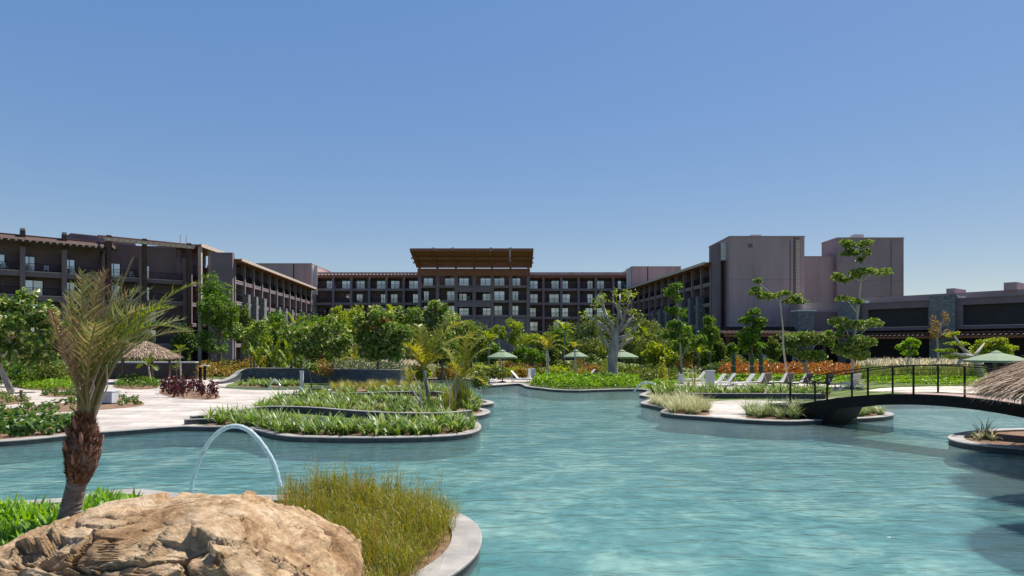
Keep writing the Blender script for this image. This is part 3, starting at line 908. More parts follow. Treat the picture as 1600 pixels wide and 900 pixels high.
rafters(ow, c2[0]-0.4, c2[2]+0.4, 0.75, -3.2, 2.3, 19.05, M['wood_pale'], 0.16, slope=0.12)
MB().box(c2[0]-3.4, c2[1]+0.5, 4.5, 11, 18.0, 19.75).build('roof_room', M['render'], ow)
MB().box(c2[0]-3.46, c2[1]+0.56, 4.44, 11, 19.75, 19.88).build('roof_room_cap', M['beige'], ow)
for xx in (c2[2]-0.2, c2[2]+0.7):
    MB().tube([(xx, 1.5, 19.4), (xx, 1.5, 20.9)], 0.06, 6).build('roof_pipe', M['palegrey'], ow)
# the end of that wing, seen along its side
ew = thing('hotel_wing', 'short end of the left wing with tall posts and sloping timber eave', 'building', (-51.3, 108.4, 0), math.radians(92))
ec = [0.3, 4.2, 8.0, 11.4]
facade(ew, ec, FL[1:5], 17.2, 0, depth=2.0, colw=0.5, seed=41, slab=0.55, winh=2.2, back=6, colmat='column')
for c in ec:
    MB().box(c-0.25, c+0.25, -1.9, -1.4, 0, 19.1).build('pergola_post', M['wood_pale'], ew)
MB().box(-0.6, 12.0, -2.1, 2.4, 19.1, 19.3).build('eave', M['wood'], ew)
MB().box(-0.6, 12.0, -2.25, -2.1, 18.9, 19.45).build('eave_fascia', M['wood_pale'], ew)
MB().box(0, 11.5, 2.0, 8, 17.2, 19.1).build('roof_wall', M['render'], ew)
for i, c in enumerate((8.0, 11.4)):
    MB().box(c-0.8, c+0.8, -2.3, -1.92, 0, 9.5-i).build('stone_pier', M['stone'], ew)
    MB().box(c+0.9, c+2.2, -1.2, -1.1, 14.2, 17.6).build('light_screen', M['palegrey'], ew)
MB().box(7.0, 13.0, -2.8, -0.5, 16.5, 16.7).build('lower_eave', M['wood_pale'], ew)

# --- towers on the right
def tower(lab, x0, x1, y0, y1, top, mt, wood_strip=None, louv=False):
    t = thing('concrete_tower', lab, 'tower', ((x0+x1)/2, y0, 0))
    w = (x1-x0)/2
    MB().box(-w, w, 0, y1-y0, 0, top).build('wall', mt, t)
    MB().box(-w-0.07, w+0.07, -0.07, y1-y0+0.07, top, top+0.16).build('parapet_cap', M['beige'], t)
    for zj in (top*.34, top*.67):
        MB().box(-w+0.02, w-0.02, -0.008, 0.01, zj-0.03, zj+0.03).build('joint', M['render'], t)
    vm = MB()
    for k_ in range(5): vm.box(-.35, .35, -.05, 0.0, k_*.12, k_*.12+.07)
    vm = vm.mesh('vent', M['render'])
    for xx_, zz_ in ((-w*.45, top-1.6), (w*.3, top*.52)): link('vent', vm, t, (xx_, -.01, zz_))
    MB().tube([(w*.62, -.08, 0), (w*.62, -.08, top-.4)], .05, 6).build('downpipe', M['render'], t)
    MB().box(-w*.3, -w*.3+1.6, 2.0, 3.4, top+.16, top+1.0 if not louv else top+.7).build('roof_plant', M['palegrey'], t)
    if wood_strip:
        a, b = wood_strip
        sl = MB().box(-(b-a)/2, (b-a)/2, -0.12, 0.0, 0, 0.26).mesh('timber_slat', M['wood_pale'])
        MB().box(a-(x0+x1)/2-0.1, b-(x0+x1)/2+0.1, -0.015, 0.02, 6.0, top-0.1).build('strip_backing', M['wood'], t)
        for i in range(int((top-6.2)/0.34)):
            link('timber_slat', sl, t, ((a+b)/2-(x0+x1)/2, -0.015, 6.05+i*0.34))
        MB().box(a-(x0+x1)/2-0.32, a-(x0+x1)/2-0.18, -0.03, 0.05, 0, top-0.02).build('joint', M['panel_dark'], t)
    if louv:
        fr = MB().box(-0.9, 0.0, 0, 0.12, 16.6, 19.4)
        fr.build('louvre_panel', M['palegrey'], t, loc=(-w, 1.5, 0))
        for i in range(10):
            MB().box(-0.8, -0.1, -0.06, 0.0, 16.75+i*0.26, 16.87+i*0.26).build('louvre', M['white'], t, loc=(-w, 1.5, 0))
        MB().box(-1.5, -0.9, 0, 4, 0, 19.3).build('side_fin', M['render'], t, loc=(-w, 1.5, 0))
    return t
tower('large plain grey tower with a vertical timber strip', gx(1140, 105), gx(1257, 105), 105, 116, 20.0, M['tower'], (gx(1243, 105), gx(1249, 105)), True)
tower('plain cool grey tower behind the tall layered tree', gx(1308, 112), gx(1412, 112), 112, 117.6, 20.9, M['tower_cool'])
lw = thing('link_wall', 'plain wall joining the two grey towers', 'wall', (48.5, 113.2, 0))
MB().box(-5.0, 5.2, 0, 4, 0, 18.0).build('wall', M['tower'], lw)
MB().box(-5.0, 5.2, -0.06, 4.05, 18.0, 18.15).build('parapet_cap', M['beige'], lw)

# --- low restaurant building on the right with two dark screens
Q = (48.9, 94.0)
v_ = (0.6213, -0.7836)
tq = lambda px: along(Q, v_, px)
rs = thing('restaurant_building', 'low dark building with sunken black panels and stone pillars', 'building', (Q[0], Q[1], 0), math.atan2(v_[1], v_[0]))
e = tq(1760)
a0, a1, b0, b1 = tq(1346), tq(1460), tq(1490), e
def framed(x0, x1, zt, px0, px1, z0, z1):
    MB().box(x0, x1, 0, 0.6, 5.3, z0).build('wall_band', M['render'], rs)
    MB().box(x0, x1, 0, 0.6, z1, zt).build('wall_band', M['render'], rs)
    MB().box(x0, px0, 0, 0.6, z0, z1).build('wall_band', M['render'], rs)
    MB().box(px1, x1, 0, 0.6, z0, z1).build('wall_band', M['render'], rs)
    MB().box(px0-0.05, px1+0.05, 0.45, 0.7, z0-0.05, z1+0.05).build('sunken_panel', M['panel_dark'], rs)
    MB().box(px0-0.05, px1+0.05, -0.06, 0.44, z0-0.1, z0+0.02).build('panel_sill', M['beige'], rs)
    MB().box(x0-0.05, x1+0.05, -0.06, 0.7, zt, zt+0.12).build('wall_cap', M['render'], rs)
framed(a0, a1, 9.0, tq(1356), tq(1450), 5.75, 8.2)
framed(b0, b1, 9.05, tq(1504), e-1.5, 5.75, 8.3)
for p, z in ((1475, 9.6), (1329, 9.7)):
    c = tq(p)
    MB().box(c-1.45, c+1.45, -0.7, 0.9, 0, z).build('stone_pillar', M['stone'], rs)
    MB().box(c+1.45, c+2.1, 0.2, 1.0, z-0.8, z-0.2).build('light_box', M['white'], rs)
MB().box(tq(1300), e, 2.2, 10, 5.3, 10.0).build('rear_wall', M['beige'], rs)
MB().box(tq(1560), tq(1580), 1.9, 6, 9.9, 10.9).build('roof_vent', M['tower'], rs)
MB().box(tq(1469), tq(1482), 2.0, 6, 9.9, 10.6).build('roof_vent', M['tower'], rs)
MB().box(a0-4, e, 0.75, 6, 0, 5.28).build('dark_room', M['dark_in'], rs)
MB().box(a0-0.2, e, -2.7, -2.45, 4.15, 4.5).build('pergola_beam', M['wood'], rs)
MB().box(a0-0.2, e, -0.6, -0.35, 4.6, 4.95).build('pergola_beam', M['wood'], rs)
rafters(rs, a0, e, 0.55, -3.3, -0.1, 4.95, M['wood_dark'], 0.16, slope=0.14)
x = a0+2
while x < e:
    MB().box(x-0.2, x+0.2, -2.75, -2.4, 0, 4.2).build('pergola_post', M['wood_dark'], rs); x += 5.2

# --- timber pergola and lower wall between tower and restaurant
pg = thing('pergola', 'long dark red timber pergola below the grey towers', 'pergola', (0, 95, 0))
xa, xb = gx(1128, 95), gx(1352, 95)
MB().box(xa, xb, -1.2, -0.95, 4.5, 4.9).build('beam', M['wood'], pg)
MB().box(xa, xb, 2.0, 2.25, 4.9, 5.3).build('beam', M['wood'], pg)
rafters(pg, xa, xb, 0.6, -2.0, 3.0, 5.1, M['wood_dark'], 0.16, slope=0.1)
x = xa+0.5
while x < xb:
    MB().box(x-0.18, x+0.18, -1.25, -0.9, 0, 4.5).build('post', M['wood_dark'], pg)
    MB().tube([(x, -1.07, 3.5), (x+0.9, -1.07, 4.55)], 0.09, 6).build('brace', M['wood_dark'], pg); x += 3.3
gb = thing('service_building', 'low dark building behind the timber pergola', 'building', (0, 98.5, 0))
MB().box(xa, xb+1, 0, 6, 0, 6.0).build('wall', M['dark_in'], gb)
MB().box(gx(1270, 98), gx(1330, 98), -0.6, 3, 5.2, 8.1).build('upper_wall', M['render'], gb)
MB().box(gx(1260, 98), gx(1330, 98), 0.5, 5.5, 6.0, 9.5).build('rear_wall', M['beige'], gb)
MB().box(gx(1244, 98), gx(1269, 98), -1.2, 1.2, 0, 8.2).build('stone_pillar', M['stone'], gb)
MB().box(gx(1244, 98)-0.1, gx(1272, 98), -1.3, 1.3, 8.2, 8.35).build('pillar_cap', M['white'], gb)
for p in (1150, 1192, 1207, 1238, 1252, 1266, 1282):
    MB().box(gx(p, 98.4), gx(p, 98.4)+0.75, -0.1, -0.01, 0.5, 2.0).build('window', M['palegrey'], gb)

# --- dark ground floor strip and low terrace wall at the left
lwall = thing('garden_wall', 'dark low wall behind the thatched shelter', 'wall', (gx(150, 62), 62, 0))
MB().box(-9, 9, 0, 0.5, 0, 1.6).build('wall', M['panel_dark'], lwall)
MB().box(-9.05, 9.05, -0.06, 0.56, 1.6, 1.72).build('cap', M['palegrey'], lwall)

# --- balcony chairs
def chair(parent_loc, rz, lab):
    t = thing('balcony_chair', lab, 'chair', parent_loc, rz, 'white chairs on the balconies')
    MB().box(-0.28, 0.28, -0.28, 0.28, 0.4, 0.46).build('seat', M['white'], t)
    b = MB()
    for i in range(5): b.box(-0.26+i*0.115, -0.20+i*0.115, 0.24, 0.29, 0.46, 0.98)
    b.box(-0.28, 0.28, 0.235, 0.295, 0.95, 1.03).build('backrest', M['white'], t)
    lg = MB().box(-0.03, 0.03, -0.03, 0.03, 0, 0.4).mesh('leg', M['white'])
    for sx in (-0.24, 0.24):
        for sy in (-0.24, 0.24): link('leg', lg, t, (sx, sy, 0))
    return t
def onwing(t_, yy, z):
    p = Vector((A[0], A[1], 0)) + Vector((u[0], u[1], 0))*t_ + Vector((-u[1], u[0], 0))*yy
    return (p.x, p.y, z)
for i, (p, lab) in enumerate(((9, 'white chair on the balcony at the left picture edge'), (43, 'left chair of the close pair on the top left balcony'), (50, 'right chair of the close pair on the top left balcony'),
                             (74, 'white chair before the lit door on the top left balcony'), (114, 'white chair on the balcony right of the second post'), (209, 'white chair on the pergola wing balcony'))):
    chair(onwing(tp(p), 0.9, FL[4]+0.01), ang + random.Random(i).uniform(-0.6, 0.6), lab)
for p, f, lab in ((1003, 5, 'white chair on the top balcony at the right of the hotel'), (523, 5, 'white chair on the top balcony at the left of the hotel'), (736, 4, 'white chair on the middle balcony of the entrance block')):
    pp = min(p, 978)
    chair((gx(pp, 160.8), 160.9 if p != 736 else 152.9, FL[f]+0.01), 0.3, lab)

# ================================================================== TREES AND PLANTS
SEED = [100]
def newrng():
    SEED[0] += 1
    return np.random.default_rng(SEED[0])
def tree(name, label, D, base, clumps, lm, leaf=0.3, n=3000, bark='bark', trunk=0.14, group=None, mid=None, aspect=0.55, shell=0.5, cat='tree', limbs=True, zg=ZL, flat=1.0):
    """base = picture column of the foot; clumps = (column, row, half width, half height[, depth offset]) at distance D"""
    rng = newrng()
    s = D/F
    bx = gx(base, D)
    t = thing(name, label, cat, (bx, D, zg), 0, group)
    cl = []
    for c in clumps:
        dd = c[4] if len(c) > 4 else rng.uniform(-0.35, 0.35)*c[2]*s
        p = at(c[0], c[1], D)
        cl.append((p.x-bx, dd, p.z-zg, c[2]*s, c[2]*s*0.9*flat, c[3]*s))
    sub = []
    for c in cl:
        big = c[3] > 0.75
        for _ in range(7 if big else 3):
            d = unit(rng.normal(size=(1, 3)))[0]*rng.uniform(.35, .8)
            f_ = rng.uniform(.34, .58) if big else rng.uniform(.5, .75)
            sub.append((c[0]+d[0]*c[3], c[1]+d[1]*c[4], c[2]+d[2]*c[5], c[3]*f_, c[4]*f_, c[5]*f_*1.05))
    P, N = clump_points(rng, sub, n, shell)
    S = leaf*rng.uniform(0.55, 1.3, n)
    link('crown', leaf_mesh('crown', lm, P, N, S, rng, aspect), t)
    tb = MB()
    top = max(cl, key=lambda c: c[2])
    zc = [c[2] for c in cl]
    fork = max(0.35*min(zc), min(zc)-0.6*max(c[5] for c in cl))
    mids = mid or []
    path = [(0, 0, 0)] + [((gx(px, D)-bx), 0, at(px, py, D).z-zg) for px, py in mids] + ([] if mids else [(rng.uniform(-.1, .1), 0, fork*0.6), (rng.uniform(-.15, .15), 0, fork)])
    rad = [trunk*1.35] + [trunk*(1-0.55*i/len(path)) for i in range(1, len(path))]
    end = path[-1]
    path.append((top[0], top[1], top[2])); rad.append(trunk*0.25)
    tb.tube(path, rad, 8)
    if limbs:
        for c in cl:
            # leave the trunk at the point below the clump
            k = min(range(1, len(path)), key=lambda i: abs(path[i][2]-(c[2]-0.5*math.hypot(c[0]-path[i][0], c[1]-path[i][1])-0.3)))
            q = Vector(path[k]); e_ = Vector(c[:3])
            m_ = (q+e_)/2 + Vector((rng.uniform(-.15, .15), rng.uniform(-.15, .15), 0.12*(e_-q).length))
            tb.tube([q, m_, e_], [trunk*0.45, trunk*0.3, trunk*0.12], 6)
            for _ in range(3):
                d = Vector(rng.normal(size=3)); d.z = abs(d.z)*0.5
                d.normalize()
                tb.tube([m_.lerp(e_, 0.5), e_ + Vector((d.x*c[3], d.y*c[4], d.z*c[5]))*0.7], [trunk*0.16, trunk*0.05], 5)
    tb.build('trunk', M[bark], t, True)
    return t
def bush(name, label, loc, r, h, lm, leaf=0.2, n=900, group=None, cat='shrub', lobes=5, aspect=0.5):
    rng = newrng()
    t = thing(name, label, cat, loc, 0, group)
    cl = []
    for i in range(lobes):
        a = rng.uniform(0, 6.28); q = r*0.5*rng.random()**0.5
        hh = h*rng.uniform(0.62, 1.0)
        cl.append((q*math.cos(a), q*math.sin(a), hh*0.52, r*rng.uniform(.45, .7), r*rng.uniform(.45, .7), hh*0.5))
    P, N = clump_points(rng, cl, n, 0.45)
    P[:, 2] = np.maximum(P[:, 2], 0.03)
    link('foliage', leaf_mesh('foliage', lm, P, N, leaf*rng.uniform(0.6, 1.3, n), rng, aspect), t)
    st = MB()
    for i in range(4):
        a = rng.uniform(0, 6.28)
        st.tube([(0.05*math.cos(a), 0.05*math.sin(a), -0.02), (r*0.4*math.cos(a), r*0.4*math.sin(a), h*0.7)], [0.03, 0.012], 5)
    st.build('stem', M['bark'], t)
    return t

# ---- broadleaf trees, near to far
tree('sea_grape_tree', 'big glossy leaved tree at the left picture edge', 44, 18, [(12, 470, 32, 26), (50, 490, 36, 30), (78, 515, 30, 30), (20, 515, 36, 32), (60, 548, 36, 26), (-30, 490, 40, 45), (10, 555, 30, 22)], L['plumeria'], 0.42, 3600, 'bark_pale', 0.16, mid=[(-6, 560), (16, 535)], aspect=0.6)
for i, (px, py, d) in enumerate(((30, 575, 50), (70, 578, 49), (-5, 572, 50), (100, 582, 52))):
    bush('leafy_shrub', ('tangled mid green shrub under the left edge tree trunk', 'tangled olive shrub right of the left edge tree trunk', 'tangled mid green shrub cut by the left picture edge', 'tangled olive shrub left of the near palm stems')[i], (gx(px, d), d, ZL), 1.5, 2.4, L['olive' if i % 2 else 'dense'], 0.24, 900, 'shrubs under the left tree')
tree('rounded_tree', 'full rounded bright green tree before the left wing', 72, 342, [(334, 452, 26, 22), (345, 478, 30, 22), (322, 492, 20, 20), (358, 496, 20, 20), (340, 512, 30, 18), (322, 526, 18, 16), (362, 520, 16, 14)], L['dense'], 0.26, 7000, 'bark', 0.24, mid=[(343, 550), (341, 525)])
tree('young_tree', 'thin young tree with two stems beside the rounded tree', 70, 336, [(330, 540, 14, 12), (350, 545, 12, 10)], L['dense'], 0.24, 500, 'bark', 0.1)
tree('loose_leaved_tree', 'loose pale leaved small tree left of the white flowering tree', 64, 392, [(385, 525, 18, 12), (408, 512, 18, 12), (375, 515, 12, 10), (400, 542, 16, 12)], L['plumeria'], 0.32, 1100, 'bark', 0.09)
tree('flowering_tree', 'pale flowering tree before the left end of the slate wall', 57, 500, [(478, 520, 24, 18), (515, 512, 26, 20), (500, 545, 34, 22), (535, 540, 22, 22), (470, 548, 20, 16)], L['plumeria'], 0.34, 3400, 'bark', 0.13)
tree('flat_topped_tree', 'yellow green flat topped tree above the flowering tree', 76, 530, [(530, 486, 16, 8), (520, 500, 30, 12), (540, 512, 26, 12), (505, 512, 22, 9)], L['yellow'], 0.26, 2800, 'bark', 0.16)
pt_ = tree('plumeria_tree', 'large dense plumeria tree with pale leaf tips over the slate wall', 55, 590, [(585, 490, 30, 20), (612, 502, 26, 20), (568, 510, 22, 20), (595, 530, 40, 24), (625, 530, 22, 20), (575, 548, 24, 18), (612, 552, 24, 16)], L['plumeria'], 0.36, 6200, 'bark', 0.15, mid=[(590, 585), (591, 560)])
for a, b in ((594, 500), (606, 501), (580, 512)):
    c = at(a, b, 53.6) - Vector((gx(590, 55), 55, ZL))
    rg_ = np.random.default_rng(a)
    P_, N_f = clump_points(rg_, [(c.x, c.y, c.z, .16, .16, .16)], 24, .6)
    link('flower', leaf_mesh('flower', L['orange'], P_, N_f, rg_.uniform(.12, .2, 24), rg_, .7), pt_)
tree('plumeria_tree', 'darker plumeria tree right behind the largest plumeria', 62, 660, [(640, 490, 26, 18), (668, 482, 30, 14), (690, 500, 22, 16), (655, 515, 34, 20), (685, 525, 24, 18), (660, 545, 26, 18)], L['plumeria'], 0.36, 4600, 'bark', 0.16)
tree('topiary_tree', 'tall round headed yellow green tree behind the first umbrella', 88, 803, [(803, 516, 15, 15), (800, 532, 10, 8)], L['yellow'], 0.26, 1500, 'bark_pale', 0.12)
tree('topiary_tree', 'short round headed yellow green tree behind the first umbrella', 86, 781, [(780, 516, 13, 10), (784, 528, 7, 5)], L['yellow'], 0.26, 1100, 'bark_pale', 0.1)
tree('spreading_tree', 'wide low yellow green tree right of the round headed trees', 92, 832, [(825, 527, 24, 11), (845, 533, 18, 9), (812, 536, 14, 9)], L['yellow'], 0.26, 2000, 'bark', 0.15)
tree('dark_tree', 'dark leaved tree right of the first umbrella', 72, 832, [(820, 552, 18, 14), (838, 556, 18, 15), (805, 558, 12, 11)], L['dense'], 0.3, 1700, 'bark', 0.12)
THK = ['olive bushy tree right behind the tall pale palm', 'dark bushy tree behind the middle umbrella', 'highest olive tree just left of the pruned tree limbs', 'low olive tree left of the pruned trunk', 'dark bushy tree just right of the pruned trunk', 'tallest olive tree right of the pruned tree',
    'low rounded olive tree behind the umbrella by the pruned trunk', 'olive tree left of the slim layered tree', 'low olive tree below the slim layered tree', 'olive tree below the conical tree', 'small dense green tree at the foot of the conical tree', 'olive tree behind the leaning golden palm', 'dark tree right of the darker plumeria',
    'dark tree between flat topped tree and large plumeria', 'dark tree behind the pale flowering tree', 'olive tree left of the pale flowering tree', 'dark low tree behind the banana-like plants', 'low olive tree under the flat topped tree', 'low olive tree under the darker plumeria', 'low olive tree right of the darker plumeria']
for i, (px, py, rx, ry, d, lk) in enumerate(((870, 540, 22, 20, 98, 'olive'), (905, 530, 26, 24, 100, 'dark'), (935, 520, 22, 22, 98, 'olive'), (930, 550, 24, 18, 94, 'olive'), (985, 535, 20, 24, 94, 'dark'), (1012, 525, 24, 22, 92, 'olive'),
        (1000, 553, 24, 18, 86, 'olive'), (1035, 530, 22, 22, 90, 'olive'), (1040, 552, 24, 16, 80, 'olive'), (1085, 545, 20, 20, 84, 'olive'), (1110, 560, 16, 16, 82, 'dense'), (750, 540, 22, 22, 96, 'olive'), (720, 535, 22, 24, 92, 'dark'), (560, 530, 22, 26, 96, 'dark'), (480, 520, 22, 26, 98, 'dark'), (440, 530, 20, 26, 96, 'olive'), (410, 545, 22, 22, 94, 'dark'), (520, 548, 22, 20, 88, 'olive'), (640, 548, 24, 20, 88, 'olive'), (700, 555, 22, 16, 84, 'olive'))):
    tree('garden_tree', THK[i], d, px, [(px, py-8, rx*1.15, ry*1.2), (px-rx*.7, py+ry*.4, rx*.7, ry*.7), (px+rx*.6, py+ry*.45, rx*.6, ry*.6), (px, min(py+ry*.9, 566), rx*.8, ry*.5)], L[lk], 0.32, 1500, 'bark', 0.16, 'bushy trees in the thicket below the hotel', limbs=False)
BELT = [(152, 512, 24, 26, 74, 'dense', 'dark round tree before the near left wing behind the palm fronds'), (205, 520, 22, 24, 76, 'olive', 'olive tree behind the thatched shelter'), (288, 525, 18, 24, 74, 'dark', 'dark slim tree left of the full rounded tree'),
    (378, 498, 20, 22, 78, 'olive', 'olive tree just right of the full rounded tree'), (398, 520, 22, 22, 70, 'yellow', 'yellow green tree over the banana-like plants'), (432, 505, 22, 20, 80, 'dense', 'mid green tree between banana-like plants and flowering tree'), (455, 525, 22, 22, 72, 'plumeria', 'pale leaved tree left of the flowering tree crown'),
    (492, 500, 24, 16, 84, 'dense', 'mid green tree under the flat topped crown, left'), (556, 496, 20, 22, 78, 'yellow', 'yellow green tree squeezed left of the large plumeria'), (640, 500, 22, 22, 76, 'dense', 'mid green tree between the two plumerias'),
    (708, 505, 26, 22, 72, 'plumeria', 'loose leaved tree right of the darker plumeria crown'), (735, 525, 24, 22, 68, 'olive', 'olive tree behind the golden palms, right'), (690, 545, 26, 18, 60, 'glossy', 'glossy dark shrub tree behind the golden palms'), (765, 545, 18, 16, 74, 'dense', 'mid green tree left of the first umbrella'),
    (855, 545, 20, 16, 78, 'olive', 'olive tree between the first two umbrellas'), (868, 522, 20, 16, 90, 'dense', 'mid green tree over the tall pale palm'), (1028, 548, 22, 18, 68, 'yellow', 'yellow green tree over the shrubs right of the pruned tree'), (1120, 540, 14, 18, 82, 'olive', 'olive tree between conical tree and stout layered tree'), (1140, 548, 14, 12, 84, 'dense', 'low green tree before the left end of the pergola'), (1205, 540, 12, 14, 84, 'olive', 'olive shrub tree right of the stout layered tree')]
for px, py, rx, ry, d, lk, lab in BELT:
    tree('garden_tree', lab, d, px, [(px, py, rx, ry), (px-rx*.6, py+ry*.6, rx*.65, ry*.65), (px+rx*.65, py+ry*.5, rx*.65, ry*.65), (px, min(py+ry*1.1, 562), rx*.9, ry*.6)], L[lk], 0.32, 1900, 'bark', 0.15, 'trees of the belt below the hotel')
tree('layered_tree', 'slim tree with stacked leaf tufts before the right wing', 64, 1064, [(1060, 447, 12, 7), (1050, 457, 14, 7), (1057, 468, 9, 6), (1052, 485, 14, 9), (1066, 490, 9, 7), (1055, 505, 18, 10), (1070, 518, 18, 12), (1045, 525, 14, 10), (1068, 540, 26, 14), (1090, 532, 12, 12)], L['dense'], 0.3, 3000, 'bark_pale', 0.11, mid=[(1064, 560), (1062, 520), (1058, 480)])
tree('conical_tree', 'dense light green conical tree right of the slim layered tree', 74, 1110, [(1110, 504, 12, 14), (1109, 520, 16, 14), (1110, 534, 12, 12)], L['dense'], 0.2, 3000, 'bark', 0.12)
tree('layered_tree', 'stout tree of dark stacked tufts before the grey tower', 60, 1176, [(1178, 487, 14, 9), (1165, 500, 14, 9), (1186, 502, 14, 10), (1172, 520, 20, 12), (1185, 535, 16, 10), (1165, 540, 14, 10), (1178, 552, 16, 8)], L['dense'], 0.3, 2800, 'bark', 0.12, mid=[(1174, 570), (1176, 530)])
tree('slender_tree', 'very thin white trunked tree with two leaf tufts before the tower', 54, 1232, [(1183, 440, 8, 5), (1180, 454, 14, 7), (1197, 463, 17, 8), (1214, 459, 8, 6), (1226, 457, 10, 5), (1240, 469, 18, 7), (1250, 464, 9, 5)], L['glossy'], 0.28, 1500, 'bark_pale', 0.075, mid=[(1224, 545), (1223, 510), (1219, 470)])
tree('broad_tree', 'low broad green tree right of the thin white trunk', 58, 1262, [(1230, 530, 20, 12), (1262, 528, 24, 14), (1285, 530, 14, 12), (1245, 550, 26, 10), (1272, 552, 20, 10), (1220, 546, 10, 8)], L['glossy'], 0.32, 2800, 'bark_pale', 0.13)
tree('layered_tree', 'tall tree of flat tiers in front of the cool grey tower', 50, 1331, [(1322, 382, 14, 6), (1352, 384, 13, 8), (1336, 396, 22, 8), (1358, 395, 8, 6), (1340, 404, 8, 5), (1320, 432, 18, 7), (1345, 428, 24, 8), (1375, 427, 16, 6), (1318, 466, 13, 5), (1340, 468, 14, 5), (1312, 502, 16, 7), (1335, 508, 26, 10), (1365, 505, 14, 8), (1310, 522, 18, 10), (1325, 535, 26, 12), (1352, 535, 18, 10), (1335, 555, 26, 10), (1312, 548, 14, 8)], L['glossy'], 0.28, 6000, 'bark_pale', 0.105, mid=[(1333, 545), (1340, 490), (1345, 440), (1344, 415)])
tree('small_tree', 'small bright green tree before the first black panel', 62, 1419, [(1413, 540, 10, 8), (1424, 534, 10, 6), (1420, 550, 12, 7), (1430, 541, 6, 5)], L['hedge'], 0.26, 900, 'bark_pale', 0.07)
tree('sparse_tree', 'bare upright twigged tree before the stone pillar', 62, 1466, [(1460, 505, 10, 10), (1474, 498, 9, 12), (1466, 520, 12, 10), (1483, 520, 9, 6)], L['rust'], 0.18, 420, 'bark_pale', 0.11)
tree('flat_topped_tree', 'wide flat green tree right of the fallen pale limbs', 60, 1552, [(1550, 536, 26, 9), (1575, 543, 18, 8), (1532, 545, 16, 8), (1555, 552, 30, 8)], L['yellow'], 0.22, 3200, 'bark', 0.14)
# leaning gnarled tree
t = tree('gnarled_tree', 'gnarled pale leaning tree behind the tall grass', 56, 1536, [(1500, 537, 20, 5), (1478, 548, 18, 5), (1490, 557, 16, 4), (1488, 522, 10, 5)], L['yellow'], 0.2, 900, 'bark_pale', 0.22, limbs=False, mid=[(1524, 562), (1515, 555), (1500, 540)])
gb_ = MB()
sc_ = 56/F
def lp(px, py, dy=0.0):
    return (gx(px, 56)-gx(1536, 56), dy, at(px, py, 56).z-ZL)
gb_.tube([lp(1520, 560), lp(1530, 552, .3), lp(1545, 536, .5)], [0.2, 0.15, 0.05], 7)
gb_.tube([lp(1516, 556), lp(1500, 555, -.3), lp(1478, 552, -.6)], [0.2, 0.16, 0.07], 7)
gb_.tube([lp(1505, 558), lp(1492, 566, -.5), lp(1488, 570, -.8)], [0.16, 0.12, 0.08], 7)
gb_.build('limb', M['bark_pale'], t, True)

# ---- the thick pruned tree in the far hedge
bt = thing('pruned_tree', 'thick grey trunked pruned tree standing in the bright hedge', 'tree', (gx(958, 53), 53, ZL))
rng = newrng()
def bp(px, py, dy=0.0):
    return Vector((gx(px, 53)-gx(958, 53), dy, at(px, py, 53).z-ZL))
tb = MB()
tb.tube([bp(958, 600), bp(958, 585), bp(957, 562), bp(959, 545), bp(962, 525), bp(963, 512)], [0.5, 0.39, 0.36, 0.4, 0.3, 0.16], 14)
limbs = [[(960, 530), (972, 505), (978, 485), (985, 465), (988, 460)], [(958, 528), (948, 500), (944, 480), (938, 465)], [(962, 525), (965, 500), (966, 480), (969, 460)], [(955, 522), (940, 508), (926, 499), (917, 494)],
         [(966, 520), (978, 508), (990, 492), (990, 487)], [(962, 532), (978, 525), (990, 515), (996, 509)], [(955, 548), (945, 535), (938, 522), (950, 510)], [(958, 520), (955, 505), (946, 497), (950, 490)], [(966, 545), (976, 535), (990, 528)], [(971, 500), (968, 488), (958, 470), (957, 462)]]
tips = []
for li in limbs:
    pts = [bp(a, b, rng.uniform(-.6, .6)*i*0.5) for i, (a, b) in enumerate(li)]
    r0 = rng.uniform(0.13, 0.2)
    tb.tube(pts, [r0*(1-0.5*i/(len(pts)-1)) for i in range(len(pts))], 9)
    tips += pts[-2:]
tb.build('trunk', mat('pale_grey_bark', [(0.17, 0.15, 0.14), (0.36, 0.33, 0.31)], 3.5, 0.9, 0.9, 9, stretch=(1, 1, 0.25)), bt, True)
cl = [(p.x+rng.uniform(-.3, .3), p.y, p.z+rng.uniform(-.1, .3), rng.uniform(.3, .65), rng.uniform(.3, .6), rng.uniform(.25, .5)) for p in tips]
cl += [(bp(*q).x, rng.uniform(-.4, .4), bp(*q).z, 0.6, 0.6, 0.45) for q in ((938, 468), (932, 476), (985, 462), (995, 490), (950, 505), (975, 470), (940, 545), (985, 520), (960, 500))]
P, N = clump_points(rng, cl, 760, 0.3)
link('crown', leaf_mesh('crown', L['yellow'], P, N, 0.2*rng.uniform(.6, 1.3, 760), rng, 0.5), bt)

